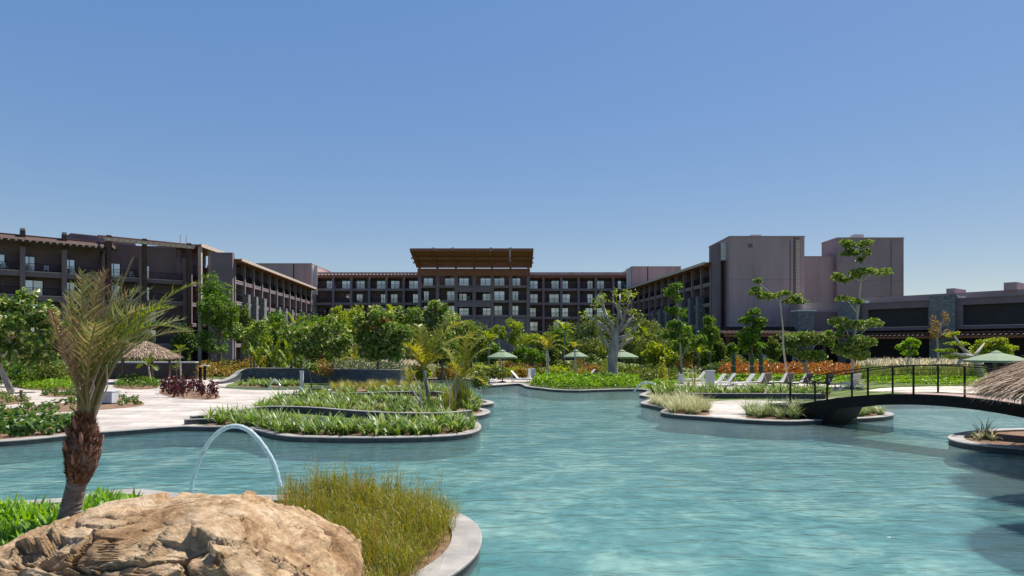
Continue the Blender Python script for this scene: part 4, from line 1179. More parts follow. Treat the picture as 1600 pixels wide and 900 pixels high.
# ---- palms with feather fronds
def frond_mesh(path, nl, ll, lm, rng, width=0.03, fwd=0.55, start=0.18, wind=(0, 0, 0), droop=0.4, vee=0.5, seg=3, jit=0.06):
    """leaflets on both sides of a rachis; returns (leaf mesh, rachis MB)"""
    P = [Vector(p) for p in path]
    cum = [0]
    for i in range(1, len(P)): cum.append(cum[-1]+(P[i]-P[i-1]).length)
    tot = cum[-1]
    def pos(u_):
        d = u_*tot
        for i in range(1, len(P)):
            if d <= cum[i] or i == len(P)-1:
                k_ = (d-cum[i-1])/max(cum[i]-cum[i-1], 1e-6)
                return P[i-1].lerp(P[i], k_), (P[i]-P[i-1]).normalized()
    V = []; Fq = []
    for k_ in range(nl):
        u_ = start+(1-start)*(k_+rng.uniform(0, .6))/nl
        for s in (-1, 1):
            p, d = pos(min(u_, 0.999))
            side = d.cross(Vector((0, 0, 1)))
            if side.length < 0.05: side = Vector((1, 0, 0))
            side.normalize()
            upv = side.cross(d).normalized()
            dirv = (side*s + d*fwd*rng.uniform(.6, 1.5) + upv*vee*rng.uniform(.3, 1.5) + Vector(rng.normal(0, jit, 3))).normalized()
            taper = 0.3+0.7*math.sin(math.pi*min(1, 0.14+0.86*(u_-start)/(1-start)))
            ln = ll*taper*rng.uniform(.6, 1.15)
            wv = (dirv.cross(upv)).normalized()*width*0.5
            q = p.copy(); o = len(V); dd = dirv.copy()
            for j in range(seg+1):
                w_ = wv*(1-(j/seg)**1.8*0.95)
                V.append(q-w_); V.append(q+w_)
                q = q+dd*(ln/seg)
                dd = (dd + Vector((wind[0], wind[1], wind[2]-droop*0.5))/seg).normalized()
            for j in range(seg):
                Fq.append((o+2*j, o+2*j+1, o+2*j+3, o+2*j+2))
    return npmesh('leaflets', np.array([tuple(v) for v in V]), np.array(Fq), lm)
def bez(a, b, c, n=9):
    a, b, c = Vector(a), Vector(b), Vector(c)
    return [a*(1-i/n)**2 + b*2*(i/n)*(1-i/n) + c*(i/n)**2 for i in range(n+1)]

def palm(label, D, foot, crown, tips, trunk_r, lm, ll, nl=26, group=None, zfoot=None, bark='bark_grey', width=0.05, droop=0.7, wind=(0.25, 0, 0), rach='coco', name='coconut_palm', arch=0.5, stems=None):
    """tips = (column, row, depth offset) of frond ends; crown = (column,row) where fronds spring"""
    rng = newrng()
    b = gx(foot, D)
    t = thing(name, label, 'palm', (b, D, ZL), 0, group)
    C = at(crown[0], crown[1], D) - Vector((b, D, ZL))
    mb = MB().tube([(0, 0, -0.05), (C.x*0.35, 0, C.z*0.4), (C.x*0.8, 0, C.z*0.8), C], [trunk_r*1.4, trunk_r, trunk_r*0.85, trunk_r*0.8], 8)
    mb.build('trunk', M[bark], t, True)
    for (px, py, dy) in tips:
        e_ = at(px, py, D) - Vector((b, D, ZL)) + Vector((0, dy, 0))
        ctrl = (C+e_)/2 + Vector((0, 0, arch*(e_-C).length))
        path = bez(C, ctrl, e_)
        f = link('frond', frond_mesh(path, nl, ll, lm, rng, width, 0.7, 0.12, wind, droop, 0.25, 2), t)
        MB().tube(path, [0.028*(1-0.8*i/9) for i in range(10)], 5).build('rachis', M['rachis'], f)
    return t
M['rachis'] = mat('frond_rachis', [(0.24, 0.22, 0.06), (0.36, 0.31, 0.11)], 3, 0.6)
M['rachis_olive'] = mat('olive_rachis', [(0.14, 0.13, 0.05), (0.27, 0.235, 0.10)], 3, 0.6)
palm('golden coconut palm with the tall arching frond in the planter', 33, 672, (662, 578), [(742, 530, 0.3), (730, 505, -0.3), (640, 556, 0.2), (630, 585, -0.3), (652, 508, 0.4), (634, 540, -0.5), (712, 492, 0.6), (690, 560, -.5)], 0.1, L['coco'], 1.0, 46, droop=0.9, wind=(0.3, 0, -0.15), width=0.045, arch=.42)
palm('golden coconut palm leaning right beside the reed clump', 31, 706, (718, 596), [(768, 545, 0.3), (764, 575, -0.3), (690, 545, 0.2), (738, 520, -0.4), (756, 600, 0.4), (700, 570, -.3), (755, 528, .5)], 0.07, L['coco'], 0.75, 34, droop=0.9, wind=(0.3, 0, -0.15), width=0.04, arch=.42)
palm('thin pale stemmed young palm at the front of the planter', 29, 665, (640, 600), [(632, 575, .2), (652, 580, -.2)], 0.035, L['coco'], 0.35, 12, bark='bark_pale')
palm('tall pale palm behind the lounger terrace', 58, 856, (855, 548), [(828, 535, 0.3), (840, 528, -0.4), (880, 534, 0.3), (872, 525, -0.3), (858, 520, 0.4), (888, 548, 0.3)], 0.13, L['coco'], 0.8, 18, bark='bark_pale', width=0.09)
palm('thin yellow stemmed palm beside the middle umbrella', 57, 900, (898, 545), [(905, 532, .2), (893, 536, -.2), (908, 540, .3)], 0.07, L['coco'], 0.5, 12, bark='bark_pale', width=0.08)
palm('palm with drooping golden fronds behind the slate wall', 60, 560, (553, 565), [(530, 565, .3), (540, 548, -.4), (575, 548, .3), (570, 565, -.3), (555, 542, .4)], 0.12, L['coco'], 0.7, 16, width=0.09)
palm('young palm left of the thatched shelter', 52, 236, (232, 572), [(212, 575, .3), (222, 558, -.3), (248, 560, .3), (246, 578, -.2), (235, 552, .3)], 0.07, L['greenfrond'], 0.5, 14, bark='bark_pale', width=0.07)
palm('slim palm right of the thatched shelter', 54, 283, (281, 552), [(268, 552, .3), (275, 540, -.3), (292, 546, .3), (288, 540, -.2)], 0.06, L['greenfrond'], 0.45, 12, bark='bark_pale', width=0.07)
for px, top, d, lab in ((425, 505, 78, 'slender garden palm left of the flowering tree'), (462, 498, 80, 'taller garden palm behind the flowering tree'), (548, 505, 82, 'garden palm between the flat topped tree and the large plumeria'), (612, 480, 84, 'garden palm peeping over the large plumeria'), (735, 508, 74, 'feathery garden palm right of the darker plumeria'), (762, 522, 70, 'small garden palm left of the first umbrella'), (880, 505, 86, 'tall garden palm left of the pruned tree'), (1015, 515, 78, 'garden palm right of the pruned tree'), (1092, 540, 72, 'low garden palm at the conical tree')):
    rr = random.Random(px)
    palm(lab, d, px, (px+rr.uniform(-3, 3), top+14), [(px+k_*rr.uniform(11, 18), top+rr.uniform(-10, 22), rr.uniform(-1, 1)) for k_ in (-1.2, -.8, -.3, .4, .9, 1.3, -1, 1)], 0.12, L['greenfrond'] if px % 2 else L['yellow'], 0.75, 16, width=0.1, droop=.8, name='garden_palm', arch=.45)
for i, (px, py) in enumerate(((400, 0), (425, 0), (448, 0))):
    rr = random.Random(i)
    palm(('leftmost', 'middle', 'rightmost')[i] + ' of the three banana-like plants before the rounded tree', 60+i, px, (px+3, 572), [(px+rr.uniform(-24, 24), 530+rr.uniform(-8, 16), rr.uniform(-.4, .4)) for _ in range(7)], 0.08, L['yellow'], 0.42, 12, bark='bark_pale', width=0.22, droop=0.5, wind=(0.05, 0, 0), name='banana_plant', arch=0.25)
# leggy stems and reeds between the palms
def reeds(label, D, px0, px1, ytop, n, lm, zg=ZL):
    rng = newrng()
    cx = gx((px0+px1)/2, D); w = (gx(px1, D)-gx(px0, D))/2
    t = thing('reed_clump', label, 'reeds', (cx, D, zg))
    P = np.stack([rng.normal(0, w*.45, n), rng.normal(0, w*.45, n), np.zeros(n)], 1)
    h = at(0, ytop, D).z-zg
    link('blades', blade_mesh('blades', lm, P, rng.uniform(0, 6.28, n), rng.uniform(0, .12, n), h*rng.uniform(.6, 1.02, n), np.full(n, .03), rng.uniform(0, .25, n), 4), t)
    P2 = np.stack([rng.normal(0, w*.5, n), rng.normal(0, w*.5, n), rng.uniform(0, h*.45, n)], 1)
    link('tuft', blade_mesh('tuft', lm, P2, rng.uniform(0, 6.28, n), rng.uniform(.3, 1.2, n), rng.uniform(.2, .45, n), np.full(n, .02), rng.uniform(.3, 1.3, n), 3), t)
reeds('tall thin reed clump at the tip of the planter', 32.5, 704, 736, 578, 260, L['olive'])
reeds('yellowish reed clump beside the golden palms', 30, 690, 712, 600, 140, L['coco'])
bush('leafy_shrub', 'dark wispy shrub behind the reed clump by the water', (gx(748, 47), 47, ZL), 1.0, 1.5, L['olive'], 0.2, 900)

# ---- strap-leaved clumps: one mesh per variant, many plants
def strap_mesh(seed, n=26, length=0.68, width=0.078, lm=None, droop=1.0):
    rng = np.random.default_rng(seed)
    P = rng.normal(0, 0.05, (n, 3)); P[:, 2] = 0
    return blade_mesh('leaves', lm or L['strap'], P, rng.uniform(0, 6.28, n), rng.uniform(0.12, 0.75, n), length*rng.uniform(.65, 1.15, n), width*rng.uniform(.7, 1.2, n), rng.uniform(.4, droop*1.25, n), 4)
SM = [strap_mesh(i) for i in range(6)]
def straps(key, n, dmin, label, group, meshes=None, scale=1.0, name='strap_plant', cat='plant', z=ZL+0.012, polyg=None):
    rng = newrng()
    for q in spaced(rng, polyg or beds[key], n, dmin):
        o = link(name, (meshes or SM)[rng.integers(len(meshes or SM))], None, (q[0], q[1], z), rng.uniform(0, 6.28))
        s = scale*rng.uniform(.75, 1.25); o.scale = (s, s, s)
        tag(o, label, cat, group)
straps('front', 95, 0.36, 'striped strap-leaved clump along the front planter coping', 'strap plants in the front planter tier')
straps('middle', 95, 0.5, 'striped strap-leaved clump in the middle planter tier', 'strap plants in the middle planter tier', scale=1.05)
straps('rear', 35, 0.7, 'strap-leaved clump in the rear planter tier', 'strap plants in the rear planter tier')
straps('pool_hedge', 20, 0.5, 'strap-leaved clump in the shallow pool strip', 'strap plants in the shallow pool', scale=0.95)
straps('deck_straps', 55, 0.7, 'green strap-leaved clump along the deck before the loungers', 'strap plants before the loungers', scale=1.15)
def strap_mass(key, n, label, scale=0.9):
    rng = newrng()
    Q = fill(rng, beds[key], n); c0 = np.array(beds[key]).mean(0)
    k = 22
    P = np.zeros((len(Q)*k, 3))
    P[:, :2] = np.repeat(Q-c0, k, 0)+rng.normal(0, .05, (len(Q)*k, 2))
    m_ = len(P)
    o = link('strap_planting', blade_mesh('strap_planting', L['strap'], P, rng.uniform(0, 6.28, m_), rng.uniform(.12, .75, m_), .62*scale*rng.uniform(.6, 1.15, m_), .055*rng.uniform(.7, 1.2, m_), rng.uniform(.3, 1.0, m_), 4), None, (c0[0], c0[1], ZL+.012))
    tag(o, label, None, None, 'stuff')
strap_mass('middle', 60, 'smaller strap leaves filling the middle planter tier')
strap_mass('rear', 60, 'smaller strap leaves filling the rear planter tier')
strap_mass('deck_straps', 70, 'smaller strap leaves filling the bed before the loungers', 1.1)
strap_mass('pool_hedge', 24, 'smaller strap leaves filling the shallow pool strip')
strap_mass('front', 40, 'smaller strap leaves filling the front planter tier')
PB = [strap_mesh(40+i, 90, 0.75, 0.022, L['paleblade'], 1.3) for i in range(4)]
straps('deck_grass', 46, 0.32, 'pale grass tuft on the tip of the deck', 'pale grass tufts at the deck tip', PB, 1.0, 'grass_tuft', 'grass')
SG = [strap_mesh(50+i, 110, 0.72, 0.026, leafmat('silver_grass', [(0.10, 0.17, 0.04), (0.22, 0.28, 0.10), (0.40, 0.43, 0.24)], 0.35), 1.2) for i in range(4)]
straps('bridge_grass', 26, 0.32, 'striped grass tuft beside the bridge foot', 'striped grass tufts beside the bridge foot', SG, 1.0, 'grass_tuft', 'grass')
straps('under_grass', 14, 0.3, 'striped grass tuft under the bridge', 'striped grass tufts under the bridge', SG, 0.9, 'grass_tuft', 'grass')

# ---- low bed plants: rosettes of broad leaves
def rosette_mesh(seed, lm, n=24, r=0.28, h=0.3, leaf=0.16, aspect=0.8):
    rng = np.random.default_rng(seed)
    P, N = clump_points(rng, [(0, 0, h*.55, r, r, h*.5)], n, 0.5)
    P[:, 2] = np.maximum(P[:, 2], 0.04)
    return leaf_mesh('leaves', lm, P, N, leaf*rng.uniform(.7, 1.3, n), rng, aspect)
RG = [rosette_mesh(i, L['grape'], 40, 0.34, 0.42, 0.2, 0.95) for i in range(5)]
straps('grape', 40, 0.3, 'low plant with round glossy leaves at the left pool edge', 'round-leaved plants at the left pool edge', RG, 1.0, 'sea_grape_plant')
RS = [rosette_mesh(10+i, L['grape'], 18, 0.22, 0.3, 0.16, 0.8) for i in range(4)]
straps('patio_strip', 42, 0.45, 'small bronze green plant in the long terrace bed', 'small plants in the long terrace bed', RS, 1.0, 'bedding_plant')
straps('patio_round', 16, 0.5, 'small green plant in the rounded terrace bed', 'small plants in the rounded terrace bed', [rosette_mesh(20+i, L['olive'], 26, 0.25, 0.4, 0.13) for i in range(3)], 1.0, 'bedding_plant')
straps('low_left', 22, 0.4, 'small plant in the thin bed beside the path', 'small plants beside the terrace path', RS, 1.0, 'bedding_plant')
straps('purple', 34, 0.42, 'dark purple leafed plant in the terrace bed', 'purple leafed plants on the terrace', [rosette_mesh(30+i, L['purple'], 60, 0.2, 0.85, 0.17, 0.6) for i in range(4)], 1.0, 'purple_plant')
straps('hedge_mid', 22, 0.6, 'low green plant before the thatched shelter', 'low green plants before the shelter', [rosette_mesh(36+i, L['dense'], 90, 0.45, 0.6, 0.15, 0.6) for i in range(3)], 1.0, 'bedding_plant')
straps('grass_tuft', 34, 0.6, 'olive grass tuft below the slate wall', 'olive grass tufts below the slate wall', [strap_mesh(70+i, 90, 0.75, 0.02, L['wildgrass'], .9) for i in range(3)], 1.0, 'grass_tuft', 'grass')

# ---- hedges: one leafy mass each
def hedge(name, label, polyg, h, lm, leaf, n, cat='hedge', z=ZL, aspect=0.55, base=0.1):
    rng = newrng()
    Q = fill(rng, polyg, n)
    n = len(Q)
    P3 = np.array(polyg); c0 = P3.mean(0)
    sc = 1.3
    lump = 0.72+0.28*np.sin(Q[:, 0]*sc*1.7+1)*np.sin(Q[:, 1]*sc*1.9)+0.14*np.sin(Q[:, 0]*4.1)*np.sin(Q[:, 1]*3.3+2)
    u_ = rng.random(n)**0.45
    zz = np.clip(base + (h-base)*lump*u_, 0.03, h*1.2)
    # rounded shoulders: nearer to the edge, lower
    seg_a = P3; seg_b = np.roll(P3, -1, 0)
    dmin = np.full(n, 1e9)
    for a, b in zip(seg_a, seg_b):
        ab = b-a; tt = np.clip(((Q-a)@ab)/max(ab@ab, 1e-9), 0, 1)
        dmin = np.minimum(dmin, np.linalg.norm(Q-(a+tt[:, None]*ab), axis=1))
    zz *= np.clip(0.4+dmin/0.5, 0, 1)
    P = np.stack([Q[:, 0]-c0[0], Q[:, 1]-c0[1], zz], 1)
    N = unit(rng.normal(size=(n, 3))*0.6+np.array([0, -0.3, 0.7]))
    o = link(name, leaf_mesh(name, lm, P, N, leaf*rng.uniform(.6, 1.3, n), rng, aspect), None, (c0[0], c0[1], z))
    return tag(o, label, cat)
hedge('hedge', 'bright green clipped hedge on the far pool shore', poly([(826, 603.5), (845, 605.5), (865, 608), (900, 609.3), (940, 608), (1005, 607), (1003, 601), (940, 598), (870, 597.5), (838, 599)], it=1), 0.95, L['hedge'], 0.2, 9000)
hedge('hedge', 'bright green hedge by the terrace at the left', beds['hedge_left'], 0.75, L['hedge'], 0.2, 5000)
hedge('hedge', 'green ground hedge on the slope behind the bridge', poly([(1345, 603), (1700, 606), (1700, 592), (1500, 592), (1360, 592)], it=1), 0.55, L['hedge'], 0.22, 9000)
hedge('hedge', 'lush green planting between the orange shrubs and the loungers', poly([(1060, 596), (1340, 600), (1340, 592), (1060, 590)], it=1), 0.5, L['hedge'], 0.24, 5000)
hedge('shrub_bed', 'orange croton bed along the dark pergola', poly([(1120, 590), (1200, 590.5), (1345, 592), (1350, 584), (1120, 583)], it=1), 1.35, L['orange'], 0.3, 9000, 'shrubs')
hedge('shrub_bed', 'yellow green planting along the far terrace', poly([(620, 591), (760, 590), (860, 588), (1000, 588.5), (1000, 583), (620, 584)], it=1), 0.7, leafmat('yellow_bed_leaf', [(0.09, 0.13, 0.02), (0.19, 0.20, 0.03), (0.27, 0.25, 0.04)], 0.4), 0.28, 7000, 'shrubs')
hedge('shrub_bed', 'red leaved planting behind the far umbrellas', poly([(800, 583), (950, 583), (950, 579), (800, 579)], it=1), 1.1, L['red'], 0.34, 3500, 'shrubs')
hedge('shrub_bed', 'rusty flowering shrubs behind the left terrace', poly([(245, 592), (300, 593), (360, 592), (400, 586), (400, 581), (250, 583)], it=1), 1.5, L['rust'], 0.27, 6000, 'shrubs')
hedge('shrub_bed', 'green shrubs under the thick pruned tree', poly([(930, 595), (1060, 598), (1060, 588), (930, 588)], it=1), 1.3, L['olive'], 0.26, 5000, 'shrubs')
hedge('shrub_bed', 'pale flowering plants behind the slate wall', poly([(470, 597), (625, 598), (640, 592), (470, 591)], it=1), 2.0, leafmat('pale_flower', [(0.08, 0.11, 0.03), (0.16, 0.19, 0.08), (0.36, 0.36, 0.27)], 0.3), 0.2, 6000, 'shrubs')
# fill shrubs around the back of the garden
rng = newrng()
for i in range(58):
    px = 20+1280*rng.random(); d = rng.uniform(68, 92)
    if 1120 < px: d = rng.uniform(70, 90)
    lk = ('olive', 'dense', 'dark', 'yellow', 'rust')[rng.integers(5)]
    bush('garden_shrub', {'olive': 'olive', 'dense': 'mid green', 'dark': 'dark green', 'yellow': 'yellow green', 'rust': 'rusty leaved'}[lk]+' shrub in the planting between pool and hotel', (gx(px, d), d, ZL), rng.uniform(1.2, 2.0), rng.uniform(1.3, 2.6), L[lk], 0.34, 420, lk+' shrubs between pool and hotel')
for px, d, lk, lab in ((770, 62, 'olive', 'olive shrub behind the first umbrella, left'), (800, 63, 'yellow', 'yellow green shrub behind the first umbrella pole'), (822, 62, 'rust', 'rusty shrub behind the first umbrella, right'), (845, 63, 'olive', 'olive shrub at the foot of the tall pale palm'), (870, 62, 'yellow', 'yellow shrub right of the tall pale palm'), (925, 63, 'rust', 'rusty shrub between middle umbrella and pruned trunk'), (700, 61, 'rust', 'rusty shrub behind the channel by the golden palms'), (655, 62, 'yellow', 'yellow shrub behind the right end of the slate wall')):
    bush('garden_shrub', lab, (gx(px, d), d, ZL), 1.5, 1.4, L[lk], 0.28, 700)
bush('bare_shrub', 'dry pale twiggy shrub left of the loungers', (gx(1085, 52), 52, ZL), 0.9, 1.7, L['paleblade'], 0.12, 260)
bush('yellow_shrub', 'yellow leaved young shrub right of the far hedge', (gx(1035, 49), 49, ZL), 0.5, 2.4, L['coco'], 0.2, 260)
bush('leafy_shrub', 'bright low shrub at the jet on the right shore', (gx(1030, 45), 45, ZL), 1.3, 0.9, L['hedge'], 0.2, 700)
bush('leafy_shrub', 'dark reddish shrub hanging over the slate wall', (gx(497, 53), 53.6, ZL+0.6), 1.4, 1.5, L['rust'], 0.22, 600)
tree('thin_tree', 'thin dark stemmed sapling before the slate wall', 41, 487, [(487, 575, 9, 8)], L['glossy'], 0.2, 160, 'bark', 0.05)
tree('thin_tree', 'thin sapling in the purple bed', 40, 277, [(277, 575, 7, 10)], L['olive'], 0.12, 60, 'bark', 0.025)
for px, lab in ((660, 'left thin bare sapling in the planter tip'), (700, 'right thin bare sapling in the planter tip')):
    d = 29
    t = thing('bare_sapling', lab, 'sapling', (gx(px, d), d, ZL))
    k = -1 if px == 660 else 1
    MB().tube([(0, 0, 0), (k*0.12, 0, 1.1), (k*0.55, 0, 2.2)], [0.035, 0.028, 0.012], 6).build('stalk', M['bark_pale'], t)
    MB().tube([(k*0.1, 0, 1.0), (k*-0.2, 0.1, 1.9)], [0.02, 0.008], 5).build('twig', M['bark_pale'], t)

# ---- tall feathery grass behind the bridge: countless blades
def grass_stuff(name, label, polyg, n, h, lm, width, plume=None, seg=3, z=ZL, lean=.45, droop=.7, uneven=False):
    rng = newrng()
    Q = fill(rng, polyg, n); n = len(Q)
    c0 = np.array(polyg).mean(0)
    P = np.stack([Q[:, 0]-c0[0], Q[:, 1]-c0[1], np.zeros(n)], 1)
    az = rng.normal(0.2, 1.6, n)
    hv = np.ones(n)
    if uneven:
        hv = 0.72+0.28*np.sin(Q[:, 0]*5.1+1)*np.sin(Q[:, 1]*4.3+.5)+0.22*np.sin(Q[:, 0]*11+2)*np.sin(Q[:, 1]*9.7)
        az = rng.uniform(0, 6.28, n)
    o = link(name, blade_mesh(name, lm, P, az, rng.uniform(0, lean, n), h*hv*rng.uniform(.5, 1.05, n), width*rng.uniform(.7, 1.2, n), rng.uniform(0, droop, n), seg), None, (c0[0], c0[1], z))
    tag(o, label, None, None, 'stuff')
    if plume:
        m_ = n//5
        P2 = P[:m_].copy(); P2[:, 2] = h*rng.uniform(.75, 1.0, m_)
        link('plumes', blade_mesh('plumes', plume, P2, az[:m_], rng.uniform(0, .5, m_), h*rng.uniform(.22, .4, m_), np.full(m_, width*2.6), rng.uniform(.2, 1.0, m_), 3), o)
    return o
grass_stuff('fountain_grass', 'pale feathery grass behind the bridge', poly([(1335, 594), (1530, 596), (1540, 589), (1480, 585), (1345, 586)], it=1), 9000, 1.5, leafmat('green_fountain_blade', [(0.10, 0.16, 0.03), (0.18, 0.24, 0.05), (0.34, 0.36, 0.14)], 0.4), 0.045, L['plume'])
grass_stuff('fountain_grass', 'pale grass haze behind the slate wall', poly([(590, 592), (700, 591), (700, 586), (590, 586)], it=1), 2500, 1.4, L['paleblade'], 0.05, L['plume'])

# ---- near planter: wild grass and paddle leaves
gp = [g(a, b) for a, b in ((432, 830), (455, 797), (500, 786), (560, 788), (630, 794), (668, 806), (692, 822), (698, 843), (688, 862), (662, 884), (622, 915), (590, 950), (520, 960), (470, 900))]
rng = newrng()
Qt = fill(rng, gp, 215)+rng.normal(0, .09, (215, 2)); c0 = np.array(gp).mean(0)
ht = np.clip(.34+.19*np.sin(Qt[:, 0]*2.3+.6)*np.sin(Qt[:, 1]*2.9)+rng.normal(0, .09, len(Qt)), .1, .75)
kb = 170
Pt = np.zeros((len(Qt)*kb, 3))
hk = np.repeat(ht, kb); uz = rng.random(len(Pt))
Pt[:, :2] = np.repeat(Qt-c0, kb, 0)+rng.normal(0, .085, (len(Pt), 2))*(.5+uz[:, None])
Pt[:, 2] = hk*uz*.9
azt = np.arctan2(Pt[:, 1]-np.repeat(Qt[:, 1]-c0[1], kb), Pt[:, 0]-np.repeat(Qt[:, 0]-c0[0], kb))+rng.normal(0, .8, len(Pt))
o = link('wild_grass', blade_mesh('wild_grass', L['wildgrass'], Pt, azt, rng.uniform(.05, 1.0, len(Pt)), rng.uniform(.09, .26, len(Pt)), rng.uniform(.004, .009, len(Pt)), rng.uniform(-.2, 1.2, len(Pt)), 3), None, (c0[0], c0[1], ZL))
tag(o, 'wispy yellow green wild grass beside the boulder', None, None, 'stuff')
rng = newrng()
Q = fill(rng, gp, 620); Q = Q[(np.sin(Q[:, 0]*3.7+1.3)*np.sin(Q[:, 1]*3.1+.4) > -.05)]; c0 = np.array(gp).mean(0)
P = np.stack([Q[:, 0]-c0[0], Q[:, 1]-c0[1], np.zeros(len(Q))], 1)
hh = rng.uniform(.45, 1.05, len(Q))
link('seed_stalks', blade_mesh('seed_stalks', L['rust'], P, rng.uniform(0, 6.28, len(Q)), rng.uniform(0, .16, len(Q)), hh, np.full(len(Q), .012), rng.uniform(0, .2, len(Q)), 4), o)
Pf = np.repeat(P, 40, 0); Hf = np.repeat(hh, 40)
k_ = rng.random(len(Pf))
Pf[:, 2] = Hf*(.3+.62*k_); Pf[:, :2] += rng.normal(0, .02, (len(Pf), 2))
link('seed_heads', blade_mesh('seed_heads', L['wildgrass'], Pf, rng.uniform(0, 6.28, len(Pf)), rng.uniform(.2, .7, len(Pf)), .10*(1.25-k_)*rng.uniform(.6, 1.3, len(Pf)), np.full(len(Pf), .007), rng.uniform(-.3, .6, len(Pf)), 2), o)
Qs = fill(rng, gp, 2600)
P = np.stack([Qs[:, 0]-c0[0], Qs[:, 1]-c0[1], rng.uniform(.1, .5, len(Qs))], 1)
link('small_leaves', leaf_mesh('small_leaves', L['wildgrass'], P, rng.normal(size=P.shape)+np.array([0, 0, .6]), rng.uniform(.025, .06, len(Qs)), rng, .4), o)

PD = []
for i in range(4):
    r_ = np.random.default_rng(900+i)
    n = 22
    P = r_.normal(0, .05, (n, 3)); P[:, 2] = 0
    PD.append(blade_mesh('leaves', L['cover'], P, r_.uniform(0, 6.28, n), r_.uniform(.1, .75, n), .34*r_.uniform(.6, 1.15, n), .085*r_.uniform(.8, 1.2, n), r_.uniform(.0, .7, n), 4))
straps(None, 130, 0.2, 'bright green paddle-leaved plant behind the boulder', 'paddle-leaved plants behind the boulder', PD, 1.0, 'paddle_plant', 'plant', ZL, polyg=[g(a, b) for a, b in ((-60, 812), (60, 806), (110, 803), (150, 790), (215, 792), (205, 812), (120, 832), (40, 870), (-60, 890))])

# ================================================================== THE NEAR PALM, BOULDER, JETS
# boulder
def boulder():
    bm = bmesh.new()
    bmesh.ops.create_icosphere(bm, subdivisions=8, radius=1.0)
    c = Vector((-3.55, 7.15, 0))
    # crest line in picture columns -> height above ground
    prof = [(-140, 905), (-60, 893), (0, 868), (40, 838), (75, 812), (120, 800), (190, 786), (250, 779), (300, 777), (360, 778), (395, 783), (425, 795), (445, 812), (500, 836), (530, 858), (550, 885), (562, 920), (575, 970)]
    D = 7.35
    pf = [((p[0]-800)/F*D, CH-(p[1]-HOR)/F*D) for p in prof]
    xs = np.array([p[0] for p in pf]); zs = np.array([p[1] for p in pf])
    for v in bm.verts:
        d = v.co.copy()
        # squarish plan, flat-ish top
        ex = 0.72
        q = Vector((math.copysign(abs(d.x)**ex, d.x), math.copysign(abs(d.y)**(.5 if d.y < 0 else .72), d.y), math.copysign(abs(d.z)**0.42, d.z)))
        x = c.x + q.x*2.75
        crest = float(np.interp(x, xs, zs))
        crest = max(crest, 0.2)
        y = c.y + q.y*1.35*(0.75+0.25*min(1.0, crest/1.2))
        k = max(q.z, -0.25)
        fr = max(0.0, -(q.y))            # the front leans down towards the viewer
        z = crest*k*(1-0.10*fr) if k > 0 else k*0.4
        p = Vector((x, y, z))
        n1 = mnoise.fractal(p*0.9+Vector((3, 1, 7)), 1.0, 2.0, 4)
        n2 = mnoise.fractal(p*3.1+Vector((8, 2, 1)), 0.8, 2.1, 6)
        n3 = mnoise.ridged_multi_fractal(Vector((p.x*1.1, p.y*1.1, p.z*2.6))+Vector((1, 5, 2)), 0.9, 2.2, 5, 1.0, 2.0)
        vd = mnoise.voronoi(Vector((p.x*1.15+n1*0.5+n2*.08, p.y*1.3+n2*.1, p.z*2.3+n1*0.4)))[0]
        ws_ = p + Vector((n1*.18, n2*.06, n1*.1))
        big = mnoise.voronoi(Vector((ws_.x*1.25, ws_.y*1.25, ws_.z*1.9)))[1][0]
        sml = mnoise.voronoi(Vector((ws_.x*4.2+3, ws_.y*4.2, ws_.z*6.5)))[1][0]
        def fac(f, sx, sz, tilt):
            r_ = Vector((math.sin(f.x*91.7+f.y*37.1), math.sin(f.y*71.3+f.z*17.9), math.sin(f.z*53.9+f.x*29.3)))
            loc = Vector((ws_.x*sx, ws_.y*sx, ws_.z*sz))-f
            return r_.dot(loc)*tilt + math.sin(f.x*13.7+f.z*7.1)*.5
        fb = fac(big, 1.25, 1.9, .9); fs = fac(sml+Vector((0, 0, 0)), 4.2, 6.5, .9) if False else 0.0
        f2 = sml
        r2 = Vector((math.sin(f2.x*91.7+f2.y*37.1), math.sin(f2.y*71.3+f2.z*17.9), math.sin(f2.z*53.9+f2.x*29.3)))
        fs = r2.dot(Vector((ws_.x*4.2+3, ws_.y*4.2, ws_.z*6.5))-f2)*.9 + math.sin(f2.x*13.7+f2.z*7.1)*.4
        crack = max(0.0, 0.045-(vd[1]-vd[0]))/0.045
        nn = Vector((d.x*0.8, d.y, d.z*0.9)).normalized()
        front = min(1.0, max(0.0, -d.y*1.3+0.15) + 0.12)
        amp = 0.09*n1 + 0.03*n2*(0.35+front) + front*0.04*(n3-1.0) - crack*0.15*(0.55+front*0.9) + fb*0.125*(.42+front) + fs*0.034*(.4+front)
        # terraced ledges
        st = (p.z*3.2+n1*1.1)
        led = (st-math.floor(st))
        amp += front*0.07*(led**3-0.3)
        pt = p + nn*amp
        if q.z > 0.35 and -0.5 < q.y < 0.6: pt.z = min(pt.z, p.z+0.04)
        v.co = pt
    me = bpy.data.meshes.new('boulder')
    bm.to_mesh(me); bm.free()
    me.polygons.foreach_set('use_smooth', [True]*len(me.polygons))
    me.materials.append(M['rock'])
    o = link('boulder', me, None, (0, 0, 0.0))
    tag(o, 'large cracked tan sandstone boulder in the near planter', 'boulder')
boulder()

M['bark_ring'] = mat('ringed_palm_bark', [(0.11, 0.085, 0.07), (0.24, 0.20, 0.175), (0.36, 0.32, 0.29)], 7, 0.95, 1.0, 22, stretch=(1, 1, 2.2))
